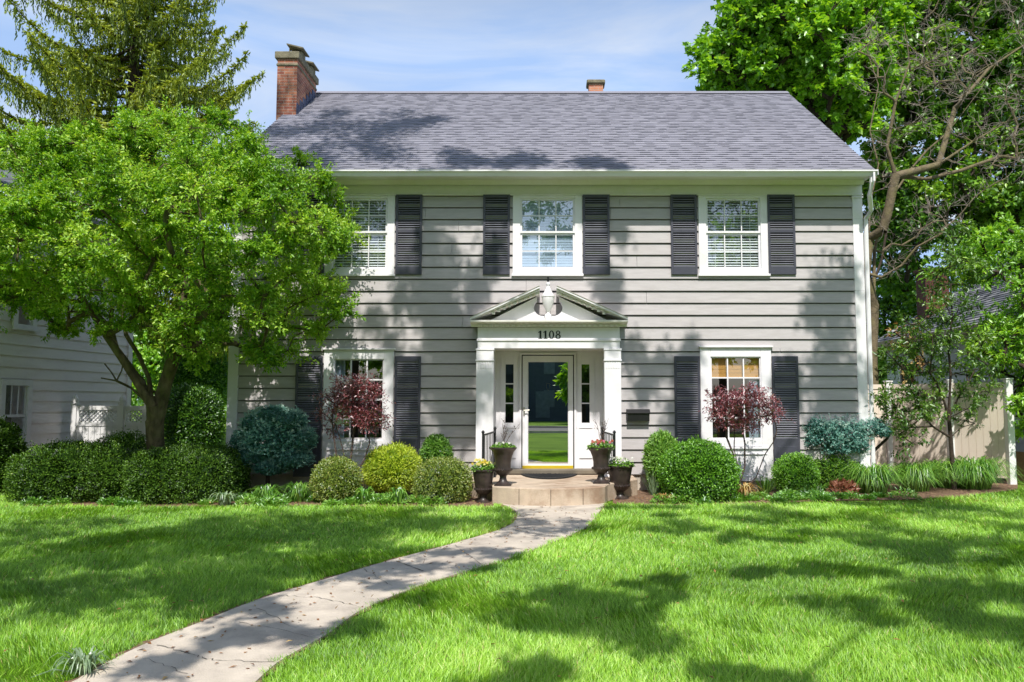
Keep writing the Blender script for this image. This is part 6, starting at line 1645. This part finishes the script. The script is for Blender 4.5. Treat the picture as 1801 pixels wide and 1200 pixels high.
# house and trees across the street (mirrored in the door and windows)
oh = thing('opposite_house', 'dark painted house across the street, mirrored in the storm door', 'house', (0, -52, 0))
MB().box(-9, 7, -8, 0, 0, 6).build('wall', M['dark_house'], oh)
MB().prism_yz([(.5, 6), (-8.5, 6), (-4, 9.2)], -9.5, 7.5).build('roof', M['shingle_old'], oh)
for xx in (-9.02, 6.75): MB().box(xx, xx + .28, .001, .05, 0, 6).build('corner_board', M['far_pane'], oh)
MB().box(-1.0, .2, .001, .09, .3, 2.5).build('door', M['far_pane'], oh)
for k in range(4):
    for zz in (1.2, 4.0): MB().box(-7.5 + k * 3.6, -6.6 + k * 3.6, .0, .06, zz, zz + 1.4).build('window', M['far_pane'], oh)
rs = random.Random(77)
for i, (x, y, h_, r) in enumerate([(-16, -44, 13, 4.2), (-11, -46, 10, 3), (10, -45, 12, 4), (17, -48, 15, 5), (-25, -47, 15, 5), (27, -46, 14, 5), (-6.0, -58, 14, 4.5), (2.6, -45, 5.2, 1.7), (-3.4, -49, 2.2, 1.3), (36, -50, 15, 6), (-36, -50, 15, 6)]):
    b_ = np.array([x, y, 0.0]); C = []; 
    for k in range(46):
        d = rdir(1, np.random.default_rng(i * 100 + k))[0]; C.append(tuple(b_ + (0, 0, h_ * .62) + d * np.array([r, r, h_ * .36]) * rs.uniform(.35, 1)))
    make_tree('far_tree', ['leafy tree across the street beside the dark house', 'small leafy tree across the street', 'leafy tree across the street by the dark gable', 'big leafy tree across the street', 'leafy tree far down the street', 'leafy tree at the far kerb', 'leafy tree rising over the dark opposite roof', 'small round tree on the opposite lawn', 'low bush by the opposite door', 'broad tree at the street end', 'broad tree at the other street end'][i], 'tree', [[b_, b_ + (0, 0, h_ * .2), b_ + (0, 0, h_ * .4), b_ + (0, 0, h_ * .7)]], C, [r * .32] * len(C), M['leaf_maple'], M['bark_dark'], L=.42, W=.32, per=7, twigs=16, seed=90 + i, rtip=.02, rmax=.3, step=1.2, first=2, twig_r=.01, group='trees across the street')

for i, (x, y, h_, r, lab) in enumerate([(-15, -24, 14, 5, 'added sky-blocking tree across the lawn, past the front walk'), (-25, -25, 15, 5.5, 'added sky-blocking tree beyond the neighbouring drive'), (13.5, -24.5, 14, 5.2, 'added sky-blocking tree opposite the tan fence'), (24, -25, 15, 5.5, 'added sky-blocking tree well down the street'), (-7.5, -31, 11, 4, 'added rounded sky-blocking tree opposite the hedge'), (6.5, -36, 12, 4.2, 'added rounded sky-blocking tree opposite the mailbox')]):  # unseen trees added to cut sky light and green the pane reflections
    b_ = np.array([x, y, 0.0]); C = []
    for k in range(80):
        d = rdir(1, np.random.default_rng(7000 + i * 300 + k))[0]; C.append(tuple(b_ + (0, 0, h_ * .6) + d * np.array([r, r, h_ * .38]) * rs.uniform(.4, 1)))
    make_tree('sky_blocking_tree', lab, 'tree', [[b_, b_ + (0, 0, h_ * .2), b_ + (0, 0, h_ * .4), b_ + (0, 0, h_ * .7)]], C, [r * .3] * len(C), M['leaf_maple'], M['bark_dark'], L=.32, W=.24, per=9, twigs=16, seed=290 + i, rtip=.02, rmax=.3, step=1.0, first=2, twig_r=.008, group='added trees that block sky light')

# backyard trees closing the view between the houses
for i, (px, Y, h_, r, lab) in enumerate([(60, 22, 9, 4, 'broad tree far behind the spruce at the edge of the view'), (330, 24, 7, 3.2, 'rounded backyard tree seen low between the two houses'), (450, 30, 6.5, 3, 'small backyard tree hidden mostly behind the spreading crown'), (1560, 26, 9, 4, 'leafy tree in the backyard behind the bare trunk'), (1850, 24, 12, 5, 'tall leafy tree beyond the old grey roof')]):
    x = Xp(px, 700, Y); b_ = np.array([x, Y, 0.0]); C = []
    for k in range(60):
        d = rdir(1, np.random.default_rng(i * 300 + k))[0]; C.append(tuple(b_ + (0, 0, h_ * .55) + d * np.array([r, r * .7, h_ * .42]) * rs.uniform(.35, 1)))
    make_tree('backyard_tree', lab, 'tree', [[b_, b_ + (0, 0, h_ * .2), b_ + (0, 0, h_ * .4), b_ + (0, 0, h_ * .7)]], C, [r * .3] * len(C), M['leaf_dark' if i in (3,) else 'leaf_maple'], M['bark_dark'], L=.20, W=.14, per=14, twigs=18, seed=190 + i, rtip=.015, rmax=.22, step=.8, first=2, twig_r=.006, group='trees in the backyards')

wrng = np.random.default_rng(99); n = 26000
wa = wrng.uniform(-75, 75, n); wy = 46 + wrng.uniform(0, 5, n); wh = 5.5 + 2.2 * np.sin(wa * .35) + 1.3 * np.sin(wa * .9 + 1); wz = wh * wrng.random(n) ** .7
wo = leaves('woods', np.stack([wa, wy, wz], 1), rdir(n, wrng), rdir(n, wrng) + np.array([0, -.6, .8]), np.full(n, .9), np.full(n, .7), M['leaf_dark'], None, rng=wrng); wo['kind'] = 'stuff'

# ================================================================== LIGHT, SKY, CAMERA
w = bpy.data.worlds.new('World'); SC.world = w; w.use_nodes = True
nt = w.node_tree; N, L = nt.nodes, nt.links
for n in list(N): N.remove(n)
out = N.new('ShaderNodeOutputWorld'); bg = N.new('ShaderNodeBackground'); bg.inputs[1].default_value = 0.15
sky = N.new('ShaderNodeTexSky'); sky.sky_type = 'NISHITA'; sky.sun_disc = False
sky.sun_elevation = R(SUN_EL); sky.sun_rotation = R(180 + SUN_AZ); sky.air_density = 1.1; sky.dust_density = 1.2; sky.ozone_density = 1.2
tc = N.new('ShaderNodeTexCoord'); mp = N.new('ShaderNodeMapping'); mp.inputs['Scale'].default_value = (1.0, 1.0, 3.2); mp.inputs['Rotation'].default_value = (0, 0, .5)
L.new(tc.outputs['Generated'], mp.inputs[0])
nz = N.new('ShaderNodeTexNoise'); nz.inputs['Scale'].default_value = 1.6; nz.inputs['Detail'].default_value = 5; nz.inputs['Roughness'].default_value = .5; nz.inputs['Distortion'].default_value = .4
L.new(mp.outputs[0], nz.inputs['Vector'])
rp = N.new('ShaderNodeValToRGB'); rp.color_ramp.elements[0].position = .36; rp.color_ramp.elements[1].position = .72
rp.color_ramp.elements[0].color = (0.62, 0.62, 0.62, 1); rp.color_ramp.elements[1].color = (1, 1, 1, 1)
L.new(nz.outputs[0], rp.inputs[0])
mx = N.new('ShaderNodeMixRGB'); mx.inputs[2].default_value = (4.1, 5.2, 7.3, 1)
sx = N.new('ShaderNodeSeparateXYZ'); L.new(tc.outputs['Generated'], sx.inputs[0])
hz_ = N.new('ShaderNodeMapRange'); hz_.inputs[1].default_value = 0.40; hz_.inputs[2].default_value = 0.60; hz_.inputs[3].default_value = 1.0; hz_.inputs[4].default_value = 0.08
L.new(sx.outputs[2], hz_.inputs[0])
hm = N.new('ShaderNodeMath'); hm.operation = 'MULTIPLY'; L.new(rp.outputs[0], hm.inputs[0]); L.new(hz_.outputs[0], hm.inputs[1])
cl = N.new('ShaderNodeMixRGB'); cl.inputs[1].default_value = (3.2, 4.6, 7.3, 1); cl.inputs[2].default_value = (5.6, 6.2, 7.2, 1)
n2 = N.new('ShaderNodeTexNoise'); n2.inputs['Scale'].default_value = 2.6; n2.inputs['Detail'].default_value = 7; n2.inputs['Roughness'].default_value = .55; n2.inputs['Distortion'].default_value = .8
m3 = N.new('ShaderNodeMapping'); m3.inputs['Scale'].default_value = (1.0, 1.6, 4.5); m3.inputs['Rotation'].default_value = (0, .25, .9); L.new(tc.outputs['Generated'], m3.inputs[0]); L.new(m3.outputs[0], n2.inputs['Vector'])
cr_ = N.new('ShaderNodeMapRange'); cr_.inputs[1].default_value = .40; cr_.inputs[2].default_value = .68; L.new(n2.outputs[0], cr_.inputs[0]); L.new(cr_.outputs[0], cl.inputs[0]); L.new(cl.outputs[0], mx.inputs[2])
hy = N.new('ShaderNodeMapRange'); hy.inputs[1].default_value = -0.15; hy.inputs[2].default_value = 0.35; hy.inputs[3].default_value = 0.40; hy.inputs[4].default_value = 1.0
L.new(sx.outputs[1], hy.inputs[0]); hm2 = N.new('ShaderNodeMath'); hm2.operation = 'MULTIPLY'; L.new(hm.outputs[0], hm2.inputs[0]); L.new(hy.outputs[0], hm2.inputs[1])
L.new(hm2.outputs[0], mx.inputs[0]); L.new(sky.outputs[0], mx.inputs[1]); L.new(mx.outputs[0], bg.inputs[0]); L.new(bg.outputs[0], out.inputs[0])

sd = bpy.data.lights.new('sun', 'SUN'); sd.energy = 5.0; sd.angle = R(0.53); sd.color = (1.0, 0.955, 0.88)
so = bpy.data.objects.new('sun', sd); COL.objects.link(so)
so.rotation_euler = Vector(tuple(-Ld)).to_track_quat('Z', 'Y').to_euler()

cd = bpy.data.cameras.new('camera'); co = bpy.data.objects.new('camera', cd); COL.objects.link(co)
co.location = CAM; co.rotation_euler = (math.pi / 2 + TILT, 0, 0)
cd.sensor_width = 36; cd.lens = FPX / 1801 * 36; cd.shift_x = -(VPX - 900.5) / 1801; cd.clip_end = 2000
SC.camera = co
SC.view_settings.view_transform = 'Standard'; SC.view_settings.look = 'None'; SC.view_settings.exposure = 0
SC.render.engine = 'CYCLES'; SC.cycles.max_bounces = 8; SC.cycles.transparent_max_bounces = 8; SC.cycles.transmission_bounces = 4
SC.cycles.diffuse_bounces = 2; SC.cycles.glossy_bounces = 3
try: SC.cycles.use_denoising = True
except Exception: pass
print('world', len(bpy.data.objects), 'tris', sum(len(m.polygons) for m in bpy.data.meshes))
